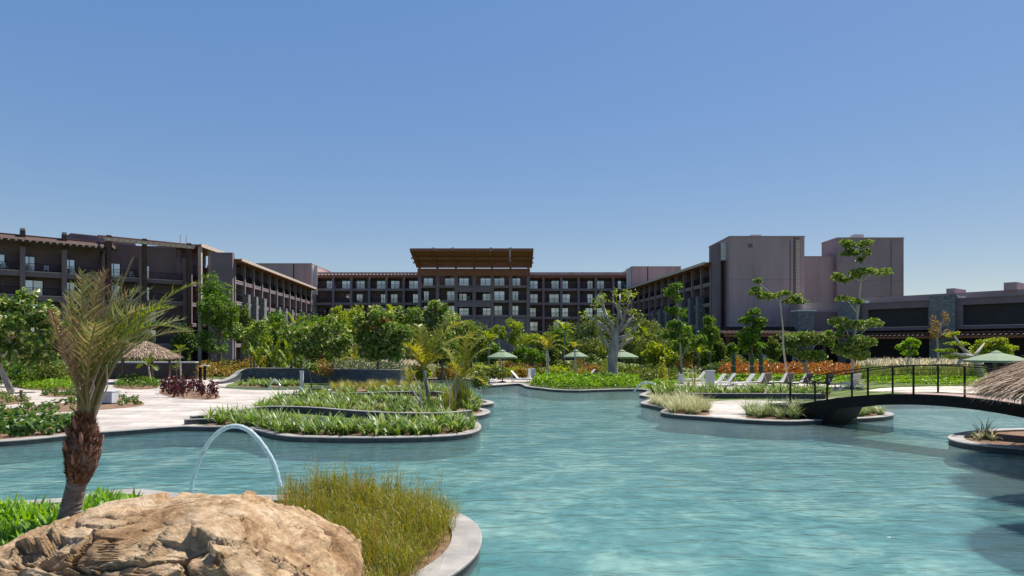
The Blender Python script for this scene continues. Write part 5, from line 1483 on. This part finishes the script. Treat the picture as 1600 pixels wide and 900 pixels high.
# palm
DP = 10.5
np_ = thing('date_palm', 'shaggy wind-bent palm with brown fibre bulb behind the boulder', 'palm', (gx(108, DP), DP, ZL))
o0 = Vector((gx(108, DP), DP, ZL))
def pp(px, py, dy=0.0):
    return at(px, py, DP) - o0 + Vector((0, dy, 0))
rng = newrng()
tr = [pp(106, 840), pp(108, 810), pp(113, 785), pp(120, 755), pp(125, 735)]
trp = []; trr = []
for i in range(61):
    a_ = i/60*4; j = min(int(a_), 3)
    trp.append(tr[j].lerp(tr[j+1], a_-j)); trr.append(float(np.interp(i/60, [0, .3, .7, 1], [.17, .15, .14, .155]))*(1+.05*((i % 4)/3-.5)+.03*math.sin(i*7.7)))
MB().tube(trp, trr, 22).build('trunk', M['bark_ring'], np_)
n = 420      # overlapping bark scales round the lower trunk
bulb = MB()
prof = [(123, 752, 0.142), (125, 742, 0.17), (127, 730, 0.205), (129, 710, 0.235), (130, 694, 0.225), (131, 680, 0.175), (132, 664, 0.14), (134, 645, 0.11)]
bulb.tube([pp(a, b) for a, b, r in prof], [r for a, b, r in prof], 20).build('fibre_bulb', M['bark'], np_, True)
N_ = 2200
u_ = rng.random(N_); th_ = rng.uniform(0, 6.28, N_)
zz = np.interp(u_, [0, 1], [pp(0, 754).z, pp(0, 648).z]); 
rr = np.interp(zz, [pp(0, b).z for a, b, r in prof], [r for a, b, r in prof])
xx = np.interp(zz, [pp(0, b).z for a, b, r in prof], [pp(a, b).x for a, b, r in prof])
P = np.stack([xx+rr*np.cos(th_)*.96, rr*np.sin(th_)*.96, zz], 1)
link('fibres', blade_mesh('fibres', L['fiber'], P, th_+rng.normal(0, .5, N_), rng.uniform(.1, .8, N_), rng.uniform(.05, .13, N_), rng.uniform(.015, .045, N_), rng.uniform(-.6, .8, N_), 3), np_)
# frond stumps on the bulb
for i in range(16):
    a = i*2.4; zz1 = pp(0, 735-i*4.2).z; r1 = float(np.interp(zz1, [pp(0, b).z for a_, b, r in prof], [r for a_, b, r in prof])); x1 = float(np.interp(zz1, [pp(0, b).z for a_, b, r in prof], [pp(a_, b).x for a_, b, r in prof]))
    q = Vector((x1+r1*.8*math.cos(a), r1*.8*math.sin(a), zz1))
    MB().tube([q, q+Vector((.06*math.cos(a), .06*math.sin(a), .09)), q+Vector((.09*math.cos(a), .09*math.sin(a), .2))], [.035, .028, .016], 6).build('frond_stump', M['frond_stump'] if 'frond_stump' in M else M.setdefault('frond_stump', mat('frond_stump', [(0.20, 0.10, 0.07), (0.42, 0.22, 0.17)], 6, 0.8)), np_)
M['rib_dark'] = M['rachis_olive']
# fronds: (tip column, row, depth), (control column, row), leaflet length, leaf material
fr = [((112, 485), -.3, (116, 570), .24), ((118, 455), .3, (122, 550), .26), ((128, 478), -.6, (128, 565), .30), ((126, 440), .7, (122, 545), .30), ((150, 445), -.3, (138, 545), .32), ((172, 412), .4, (142, 540), .30), ((166, 450), -.8, (146, 560), .34),
      ((192, 440), .6, (150, 530), .36), ((210, 452), -.2, (160, 520), .38), ((228, 462), .5, (160, 525), .38), ((246, 482), -.5, (168, 520), .38), ((288, 436), .2, (222, 500), .34), ((272, 478), -.4, (185, 525), .40),
      ((256, 512), .7, (172, 545), .36), ((284, 512), -.2, (195, 510), .36), ((240, 538), -.7, (176, 540), .34), ((122, 505), -.9, (120, 585), .24), ((145, 480), .9, (135, 572), .32), ((185, 480), 1.1, (150, 562), .34), ((204, 505), -1.1, (162, 565), .36), ((222, 490), 1.1, (168, 545), .36), ((114, 530), .8, (120, 595), .2),
      ((180, 425), -.5, (145, 535), .30), ((158, 465), .2, (138, 560), .3), ((140, 455), 1.0, (130, 560), .3), ((215, 470), .9, (158, 540), .36)]
DRY = leafmat('dry_leaflet', [(0.16, 0.085, 0.05), (0.30, 0.19, 0.11), (0.42, 0.32, 0.20)], 0.2, 0.7, 0.2)
for i, (tip, dy, ct, ll) in enumerate(fr):
    b0 = pp(133+rng.uniform(-9, 9), 655, rng.uniform(-.08, .08))
    path = bez(b0, pp(134+(ct[0]-134)*(.62 if tip[0] < 180 else .8), ct[1]+(6 if tip[0] < 180 else -34), dy*.25), pp(tip[0]+(20 if tip[0] < 160 else 14), tip[1]+(-16 if tip[0] < 180 else 4), dy), 11)
    lm = L['greenfrond'] if i in (11, 12, 14) else (DRY if i in (0, 5, 16, 22) else L['palm'])
    f = link('frond', frond_mesh(path, 44, ll*1.15, lm, rng, 0.018, 1.05, 0.27, (0.6, 0.0, 0.14), 0.05, 0.4, 3, .14), np_)
    MB().tube(path, [0.026*(1-.82*j/11)+.003 for j in range(12)], 6).build('rachis', M['rachis_olive'], f)
for i in range(7):      # dry hanging sheath threads and upright spikes
    q = pp(133+rng.uniform(-10, 14), 655)
    MB().tube([q, q+Vector((rng.uniform(-.12, .25), rng.uniform(-.1, .1), .5)), q+Vector((rng.uniform(-.25, .6), rng.uniform(-.2, .2), rng.uniform(.8, 1.3)))], [.018, .012, .004], 5).build('bare_rib', M['wood_pale'], np_)

# laminar water jets
def jet(label, pts, r, noz=None):
    t = thing('water_jet', label, 'water jet', pts[0])
    P = [Vector(p)-Vector(pts[0]) for p in pts]
    P = [Vector(q) for q in P]
    # smooth
    for _ in range(3):
        q = [P[0]]
        for a, b in zip(P[:-1], P[1:]): q += [a.lerp(b, .25), a.lerp(b, .75)]
        P = q + [P[-1]]
    n = len(P)
    MB().tube(P, [r*(0.85+.25*i/n)*(1+.10*math.sin(i*2.3)*math.sin(i*.7)) for i in range(n)], 12).build('stream', M['jet'], t, True)
    rg_ = np.random.default_rng(int(abs(pts[0][0])*100))
    dr = MB()
    for _ in range(90):
        e_ = P[-1] + Vector((rg_.normal(0, r*3.2), rg_.normal(0, r*3.2), abs(rg_.normal(0, r*1.8)))) if rg_.random() < .6 else P[int(n*rg_.uniform(.55, 1))-1] + Vector(rg_.normal(0, r*1.3, 3))
        s_ = r*rg_.uniform(.05, .16)
        dr.add([e_+Vector(v)*s_ for v in ((1, 0, 0), (-1, 0, 0), (0, 1, 0), (0, -1, 0), (0, 0, 1.4), (0, 0, -1.4))], [(0, 2, 4), (2, 1, 4), (1, 3, 4), (3, 0, 4), (2, 0, 5), (1, 2, 5), (3, 1, 5), (0, 3, 5)])
    dr.build('droplets', M['jet'], t, True)
    MB().tube([P[0]-Vector((0, 0, .25)), P[0]+(P[2]-P[0]).normalized()*.05], r*1.5, 10).build('nozzle', M['steel'], t, True)
    return t
DJ = 14.3
jet('tall arching water jet rising behind the boulder', [at(296, 782, DJ), at(302, 745, DJ), at(318, 702, DJ), at(340, 674, DJ), at(366, 663, DJ), at(393, 673, DJ), at(416, 702, DJ), at(430, 728, DJ), at(437, 760, DJ)], 0.05)
jet('thin water arc falling beside the far hedge', [at(1024, 600, 44), at(1016, 598, 44), at(1006, 597, 44), at(998, 602, 44), at(991, 612, 44)], 0.05)
jet('thin water arc over the shallow pool', [at(437, 601, 47), at(430, 592, 47), at(425, 596, 47), at(421, 604, 47), at(420, 609, 47)], 0.05)

# ================================================================== BRIDGE
A3, B3 = Vector((11.35, 28.2, 0)), Vector((17.6, 18.2, 0))
axis = (B3-A3); BL = axis.length; axis.normalize()
br = thing('footbridge', 'dark arched footbridge with thin railings over the water', 'bridge', A3, math.atan2(axis.y, axis.x))
BW = 1.7                       # local x along, +y to the far side
def bz(s):
    k = 2*s/BL-1
    return 0.5+0.86*(1-k*k)
n = 40
def girder(y0, y1, dz0, dz1, name, m):
    V = []; Fs = []
    for i in range(n+1):
        s = BL*i/n; z = bz(s)
        k = abs(2*s/BL-1)
        lo = z-dz0-0.18*k*k
        V += [(s, y0, lo), (s, y1, lo), (s, y1, z+dz1), (s, y0, z+dz1)]
    for i in range(n):
        for k in range(4):
            Fs.append((i*4+k, i*4+(k+1) % 4, (i+1)*4+(k+1) % 4, (i+1)*4+k))
    Fs += [(3, 2, 1, 0), (n*4, n*4+1, n*4+2, n*4+3)]
    MB().add(V, Fs).build(name, m, br)
girder(-0.06, 0.10, 0.34, 0.03, 'girder', M['metal_dark'])
girder(BW-0.10, BW+0.06, 0.34, 0.03, 'girder', M['metal_dark'])
girder(BW*.5-.06, BW*.5+.06, 0.3, -0.06, 'girder', M['metal_dark'])
pl = MB().box(-0.068, 0.068, 0.11, BW-0.11, -0.045, 0.0).mesh('plank', M['plank'])
k = int(BL/0.145)
for i in range(k):
    s = (i+.5)*BL/k
    o = link('plank', pl, br, (s, 0, bz(s)+0.012))
    o.rotation_euler = (0, -math.atan((bz(s+.05)-bz(s-.05))/.1), 0)
for y in (0.02, BW-0.02):
    ss = [0.15+ (BL-0.3)*i/7 for i in range(8)]
    for s in ss:
        MB().box(s-.025, s+.025, y-.03, y+.03, bz(s)-.05, bz(s)+1.04).build('post', M['metal_dark'], br)
    for hgt, r in ((1.03, .02), (.88, .006), (.73, .006), (.58, .006), (.43, .006), (.28, .006), (.13, .006)):
        MB().tube([(BL*i/28, y, bz(BL*i/28)+hgt) for i in range(29)], r, 6).build('handrail' if hgt > 1 else 'cable', M['metal_dark'], br)
MB().box(-0.9, 1.75, -0.02, BW+.02, -0.3, 0.62).build('abutment', M['metal_dark'], br)
v = [(1.75, 0.0, -0.3), (2.3, 0, .78), (1.75, 0, .78)]
MB().add([(a, b, c) for a, b, c in v]+[(a, BW, c) for a, b, c in v], [(0, 1, 2), (5, 4, 3), (0, 3, 4, 1), (1, 4, 5, 2), (2, 5, 3, 0)]).build('haunch', M['metal_dark'], br)
MB().box(BL-1.0, BL+1.2, -0.02, BW+.02, -0.3, 0.6).build('abutment', M['metal_dark'], br)

# dry tuft on the small bank
for i, q in enumerate((g(1538, 683), g(1530, 687), g(1546, 686), g(1553, 688))):
    o = link('grass_tuft', strap_mesh(300+i, 40, 0.45 if i else 0.8, 0.03, L['paleblade'], 1.4 if i else .5), None, (q[0], q[1], ZL))
    tag(o, 'dry grass tuft on the small bank below the bridge', 'grass', 'dry grass tufts on the small bank')

# ================================================================== THATCHED ROOFS
def palapa(label, cx, cy, r, ze, za, zg, n=9000, poles=6, name='thatched_palapa', straw=.7, w=.03, pr=.72):
    t = thing(name, label, 'palapa', (cx, cy, zg))
    rng = newrng()
    H = za-ze
    prof = [(r*(1-u), ze-zg+H*(u**.85) - .02) for u in (0, .15, .3, .5, .7, .85, .97)]
    MB().lathe(prof, 40).build('roof_shell', M['thatch_base'], t, True)
    MB().lathe([(a, b-.1) for a, b in prof], 40).build('roof_lining', M['wood_dark'], t, True)
    u_ = rng.random(n)**1.25*.97
    a = rng.uniform(0, 6.28, n)
    rad = r*(1-u_)
    z = ze-zg+H*u_**.85
    P = np.stack([rad*np.cos(a), rad*np.sin(a), z+.015+rng.uniform(0, .05, n)], 1)
    sl = math.pi/2+math.atan2(H, r)
    link('thatch', blade_mesh('thatch', L['thatch'], P, a+rng.normal(0, .18, n), sl-.22+rng.normal(0, .1, n), straw*rng.uniform(.6, 1.2, n), w*rng.uniform(.7, 1.3, n), rng.uniform(.05, .5, n), 3), t)
    m_ = n//3
    a = rng.uniform(0, 6.28, m_)
    P = np.stack([r*rng.uniform(.9, 1.0, m_)*np.cos(a), r*rng.uniform(.9, 1.0, m_)*np.sin(a), np.full(m_, ze-zg)+rng.uniform(-.03, .1, m_)], 1)
    link('fringe', blade_mesh('fringe', L['thatch'], P, a+rng.normal(0, .25, m_), rng.uniform(1.9, 2.5, m_), straw*rng.uniform(.4, .75, m_), w*rng.uniform(.7, 1.3, m_), rng.uniform(.1, .6, m_), 3), t)
    for i in range(poles):
        th = 6.28*i/poles+.5
        q = (r*pr*math.cos(th), r*pr*math.sin(th)) if poles > 1 else (0, 0)
        MB().tube([(q[0], q[1], -.05), (q[0], q[1], (ze-zg)+H*.26 if poles > 1 else za-zg-.1)], .1, 10).build('pole', M['bark'], t, True)
    return t
M['thatch_base'] = mat('thatch_base', [(0.10, 0.065, 0.04), (0.22, 0.15, 0.10)], 9, .95, .8, 30)
palapa('near thatched palapa roof at the right beside the bridge', 15.95, 17.2, 3.35, 1.95, 3.75, ZL, 9000, 3, straw=.75, w=.045, pr=.3)
palapa('tall thatched roof added out of view at the right to shade the pool', 14.45, 14.5, 2.65, 8.4, 10.2, ZL, 3000, 6, name='added_shade_roof', straw=.35)  # unseen roof, added and raised only to cast the shadow on the pool
palapa('small thatched shelter behind the near palm', gx(225, 56), 56, 2.6, 2.25, 3.55, ZL, 3500, 5, straw=.55, w=.04)

# ================================================================== UMBRELLAS, LOUNGERS, SMALL FITTINGS
def umbrella(label, x, y, r=1.55, h=2.3, ribs=8, rot=.2):
    t = thing('umbrella', label, 'umbrella', (x, y, ZL), rot, 'open green umbrellas')
    V = [(0, 0, h+.52)]
    for i in range(ribs):
        a = 6.283*i/ribs
        V.append((r*.55*math.cos(a), r*.55*math.sin(a), h+.27)); V.append((r*math.cos(a), r*math.sin(a), h)); V.append((r*1.0*math.cos(a), r*1.0*math.sin(a), h-.13))
    Fs = []
    for i in range(ribs):
        j = (i+1) % ribs
        Fs += [(0, 1+3*i, 1+3*j), (1+3*i, 2+3*i, 2+3*j, 1+3*j), (2+3*i, 3+3*i, 3+3*j, 2+3*j)]
    c = MB().add(V, Fs).build('canopy', M['canvas'], t)
    sol = c.modifiers.new('thick', 'SOLIDIFY'); sol.thickness = .012
    MB().lathe([(.32, h+.46), (.2, h+.53), (.06, h+.6), (.0, h+.62)], 10).build('vent_cap', M['canvas'], t)
    MB().tube([(0, 0, 0), (0, 0, h+.5)], .03, 8).build('pole', M['bark'], t)
    MB().lathe([(0, .0), (.32, .0), (.32, .06), (.05, .1), (.04, .3), (0, .3)], 14).build('base', M['metal_dark'], t)
    for i in range(ribs):
        a = 6.283*i/ribs
        MB().tube([(0, 0, h+.46), (r*.97*math.cos(a), r*.97*math.sin(a), h-.03)], .012, 4).build('rib', M['bark'], t)
    return t
umbrella('open green umbrella over the loungers left of the far hedge', *g(785, 597), r=1.28, h=2.1)
umbrella('open green umbrella behind the middle of the far hedge', gx(900, 60), 60, 1.12, 2.1)
umbrella('open green umbrella behind the thick pruned trunk', gx(972, 58), 58, 1.4, 2.1, rot=.5)
umbrella('large green umbrella above the palapa roof at the right', gx(1557, 42), 42, 1.75, 2.1)
def closed_umbrella(label, px, D):
    t = thing('closed_umbrella', label, 'umbrella', (gx(px, D), D, ZL), 0, 'closed dark green umbrellas')
    MB().lathe([(.07, .95), (.16, 1.1), (.17, 1.45), (.09, 1.5), (.15, 1.62), (.16, 2.0), (.12, 2.3), (.04, 2.5), (.0, 2.52)], 9).build('folded_canopy', M['canvas_dark'], t)
    MB().tube([(0, 0, 0), (0, 0, 2.6)], .028, 8).build('pole', M['metal_dark'], t)
    MB().lathe([(0, 0), (.3, 0), (.3, .06), (.05, .1), (0, .1)], 14).build('base', M['metal_dark'], t)
    MB().lathe([(.165, 1.44), (.175, 1.5), (.13, 1.54)], 9).build('strap', M['canvas'], t)
closed_umbrella('leftmost closed dark green umbrella by the loungers', 1146, 52)
closed_umbrella('middle closed dark green umbrella by the loungers', 1175, 51)
closed_umbrella('rightmost closed dark green umbrella by the loungers', 1189, 51.5)

def make_lounger(m, back=0.95):
    parts = []
    fr = MB()
    for s in (-.32, .32):
        fr.box(0, 1.95, s-.025, s+.025, .27, .33)
    fr.box(0, .05, -.3, .3, .27, .33).box(1.9, 1.95, -.3, .3, .27, .33)
    parts.append(('frame', fr.mesh('frame', M['white'] if m != M['sling_shaded'] else M['metal_dark'])))
    st = MB().box(.03, 1.2, -.3, .3, .332, .36)
    parts.append(('seat', st.mesh('seat', m)))
    ca, sa = math.cos(back), math.sin(back)
    L_ = .82
    b = []
    for w in (-.31, .31):
        b += [(1.2, w, .335), (1.2+L_*ca, w, .335+L_*sa), (1.2+L_*ca-.035*sa, w, .335+L_*sa+.035*ca), (1.2-.035*sa, w, .37)]
    parts.append(('backrest', MB().add(b, [(0, 1, 2, 3), (7, 6, 5, 4), (0, 4, 5, 1), (1, 5, 6, 2), (2, 6, 7, 3), (3, 7, 4, 0)]).mesh('backrest', m)))
    parts.append(('back_strut', MB().tube([(1.2+.6*ca, -.28, .33+.6*sa), (1.75, -.28, .31)], .014, 5).tube([(1.2+.6*ca, .28, .33+.6*sa), (1.75, .28, .31)], .014, 5).mesh('back_strut', M['white'])))
    leg = MB().box(-.028, .028, -.028, .028, 0, .27).mesh('leg', M['white'] if m != M['sling_shaded'] else M['metal_dark'])
    return parts, leg
LP = {'w': make_lounger(M['sling'], .85), 'b': make_lounger(M['sling_shaded'], 1.05), 'h': make_lounger(M['sling'], 1.15)}  # the second kind has shade put into its sling colour
def lounger(label, px, py, deg, kind, group):
    x, y = g(px, py)
    t = thing('sun_lounger', label, 'lounger', (x, y, ZL+.006), math.radians(deg), group)
    parts, leg = LP[kind]
    for nme, me in parts: link(nme, me, t)
    for q in ((.12, -.3), (.12, .3), (1.6, -.3), (1.6, .3)): link('leg', leg, t, (q[0], q[1], 0))
G1 = 'sun loungers on the right terrace'
lounger('pale lounger set back left of the grey post', 1070, 599, 8, 'w', G1)
lounger('pale lounger directly behind the grey post', 1098, 605, 10, 'w', G1)
lounger('pale lounger right of the grey post', 1114, 604, 12, 'w', G1)
lounger('pale lounger beneath the leftmost closed umbrella', 1144, 605, 12, 'w', G1)
lounger('pale lounger beneath the two closed umbrellas', 1163, 604, 14, 'w', G1)
lounger('shade-coloured lounger below the closed umbrellas with its back to the pool', 1178, 604, -70, 'b', G1)
lounger('shade-coloured lounger left of the orange shrubs gap with its back to the pool', 1212, 604, -70, 'b', G1)
lounger('pale lounger between two shade-coloured loungers', 1200, 604, 15, 'w', G1)
lounger('shade-coloured lounger third from the closed umbrellas with its back to the pool', 1240, 604, -68, 'b', G1)
lounger('pale lounger right of the third shade-coloured lounger', 1232, 605, 15, 'w', G1)
lounger('shade-coloured lounger at the end of the row before the bridge post', 1272, 605, -68, 'b', G1)
lounger('lone pale lounger seen through the bridge railing', 1318, 606, -80, 'h', G1)
G2 = 'sun loungers on the far terrace'
lounger('pale lounger left of the first green umbrella pole', 775, 600, 160, 'w', G2)
lounger('pale lounger right of the first green umbrella pole', 831, 598, 166, 'w', G2)
lounger('pale lounger at the left end of the far hedge', 836, 597, 100, 'h', G2)
lounger('low pale lounger behind the far hedge, left', 900, 594, 10, 'w', G2)
lounger('low pale lounger behind the far hedge, before the pruned trunk', 925, 594, 10, 'w', G2)

def post(name, label, cat, px, py, w, h, m, d=None, cap=True):
    x, y = g(px, py) if d is None else (gx(px, d), d)
    t = thing(name, label, cat, (x, y, ZL))
    MB().box(-w/2, w/2, -w*.35, w*.35, 0, h).build('body', m, t)
    if cap: MB().box(-w/2-.02, w/2+.02, -w*.35-.02, w*.35+.02, h, h+.04).build('cap', m, t)
    MB().box(-w/2-.03, w/2+.03, -w*.35-.03, w*.35+.03, 0, .06).build('foot', M['metal_dark'], t)
    return t
post('towel_post', 'pale grey upright box before the loungers', 'post', 1109, 607.5, .56, 1.25, M['palegrey'])
post('towel_post', 'short grey post left of the loungers', 'post', 1064, 600, .4, .75, M['palegrey'])
post('towel_post', 'grey upright box beside the far terrace loungers', 'post', 833, 597, .36, 1.05, M['palegrey'])
post('planter_box', 'pale square box in the long terrace bed', 'box', 167, 631, .85, .62, M['palegrey'])
post('shower_post', 'pale slim upright post at the shallow pool', 'post', 471.5, 619, .19, 1.45, M['palegrey'])
post('shower_post', 'dark low block beside the pale slim post', 'post', 492, 619, .62, .4, M['metal_dark'])
def bollard(label, px, py, h=.95):
    x, y = g(px, py)
    t = thing('bollard_light', label, 'light', (x, y, ZL))
    MB().box(-.09, .09, -.09, .09, 0, h).build('column', M['metal_dark'], t)
    MB().box(-.35, .35, -.16, .16, h, h+.07).build('hood', M['white'], t)
bollard('dark path light with pale hood before the rusty shrubs', 320, 594, 1.25)
bollard('path light with pale hood in the left hedge', 88, 603, .95)
MB_ = thing('marker_post', 'small brown post at the tip of the rounded bed', 'post', (*g(33, 628), ZL))
MB().tube([(0, 0, 0), (.02, 0, .45), (0, 0, .62)], [.07, .06, .09], 8).build('stake', M['bark'], MB_)
post('dark_bollard', 'dark square bollard before the slate wall end', 'post', 313, 596, .22, 1.15, M['metal_dark'])

# slate water wall, curved at its left end
wl = smooth_line([g(342, 600), g(352, 599.5), g(368, 597), g(390, 596), g(430, 597), g(520, 599), g(626, 601.5)], 2)
hw = thing('slate_wall', 'long low slate wall curving down at its left end', 'wall', (wl[0][0], wl[0][1], ZL))
V = []; Fs = []; nw = len(wl)
for i, (x, y) in enumerate(wl):
    px = 800+F*x/y
    h = float(np.interp(px, [342, 352, 368, 378, 390, 640], [.12, .2, .42, .95, 1.12, 1.12]))
    d = Vector((wl[min(i+1, nw-1)][0]-wl[max(i-1, 0)][0], wl[min(i+1, nw-1)][1]-wl[max(i-1, 0)][1])).normalized()
    nn = Vector((-d.y, d.x))*.45
    x -= wl[0][0]; y -= wl[0][1]
    V += [(x, y, -.2), (x, y, h), (x+nn.x, y+nn.y, h), (x+nn.x, y+nn.y, -.2)]
for i in range(nw-1):
    for k in range(3): Fs.append((i*4+k, (i+1)*4+k, (i+1)*4+k+1, i*4+k+1)[::-1])
Fs += [(0, 1, 2, 3), ((nw-1)*4+3, (nw-1)*4+2, (nw-1)*4+1, (nw-1)*4)]
MB().add(V, Fs).build('wall', M['slate'], hw)
capV = []; capF = []
for i in range(nw):
    a, b = Vector(V[i*4+1]), Vector(V[i*4+2])
    capV += [a+(a-b)*.06+Vector((0, 0, .004)), b+(b-a)*.06+Vector((0, 0, .004)), b+(b-a)*.06+Vector((0, 0, .05)), a+(a-b)*.06+Vector((0, 0, .05))]
for i in range(nw-1):
    for k in range(4): capF.append((i*4+k, i*4+(k+1) % 4, (i+1)*4+(k+1) % 4, (i+1)*4+k))
MB().add(capV, capF).build('coping', M['coping'], hw)
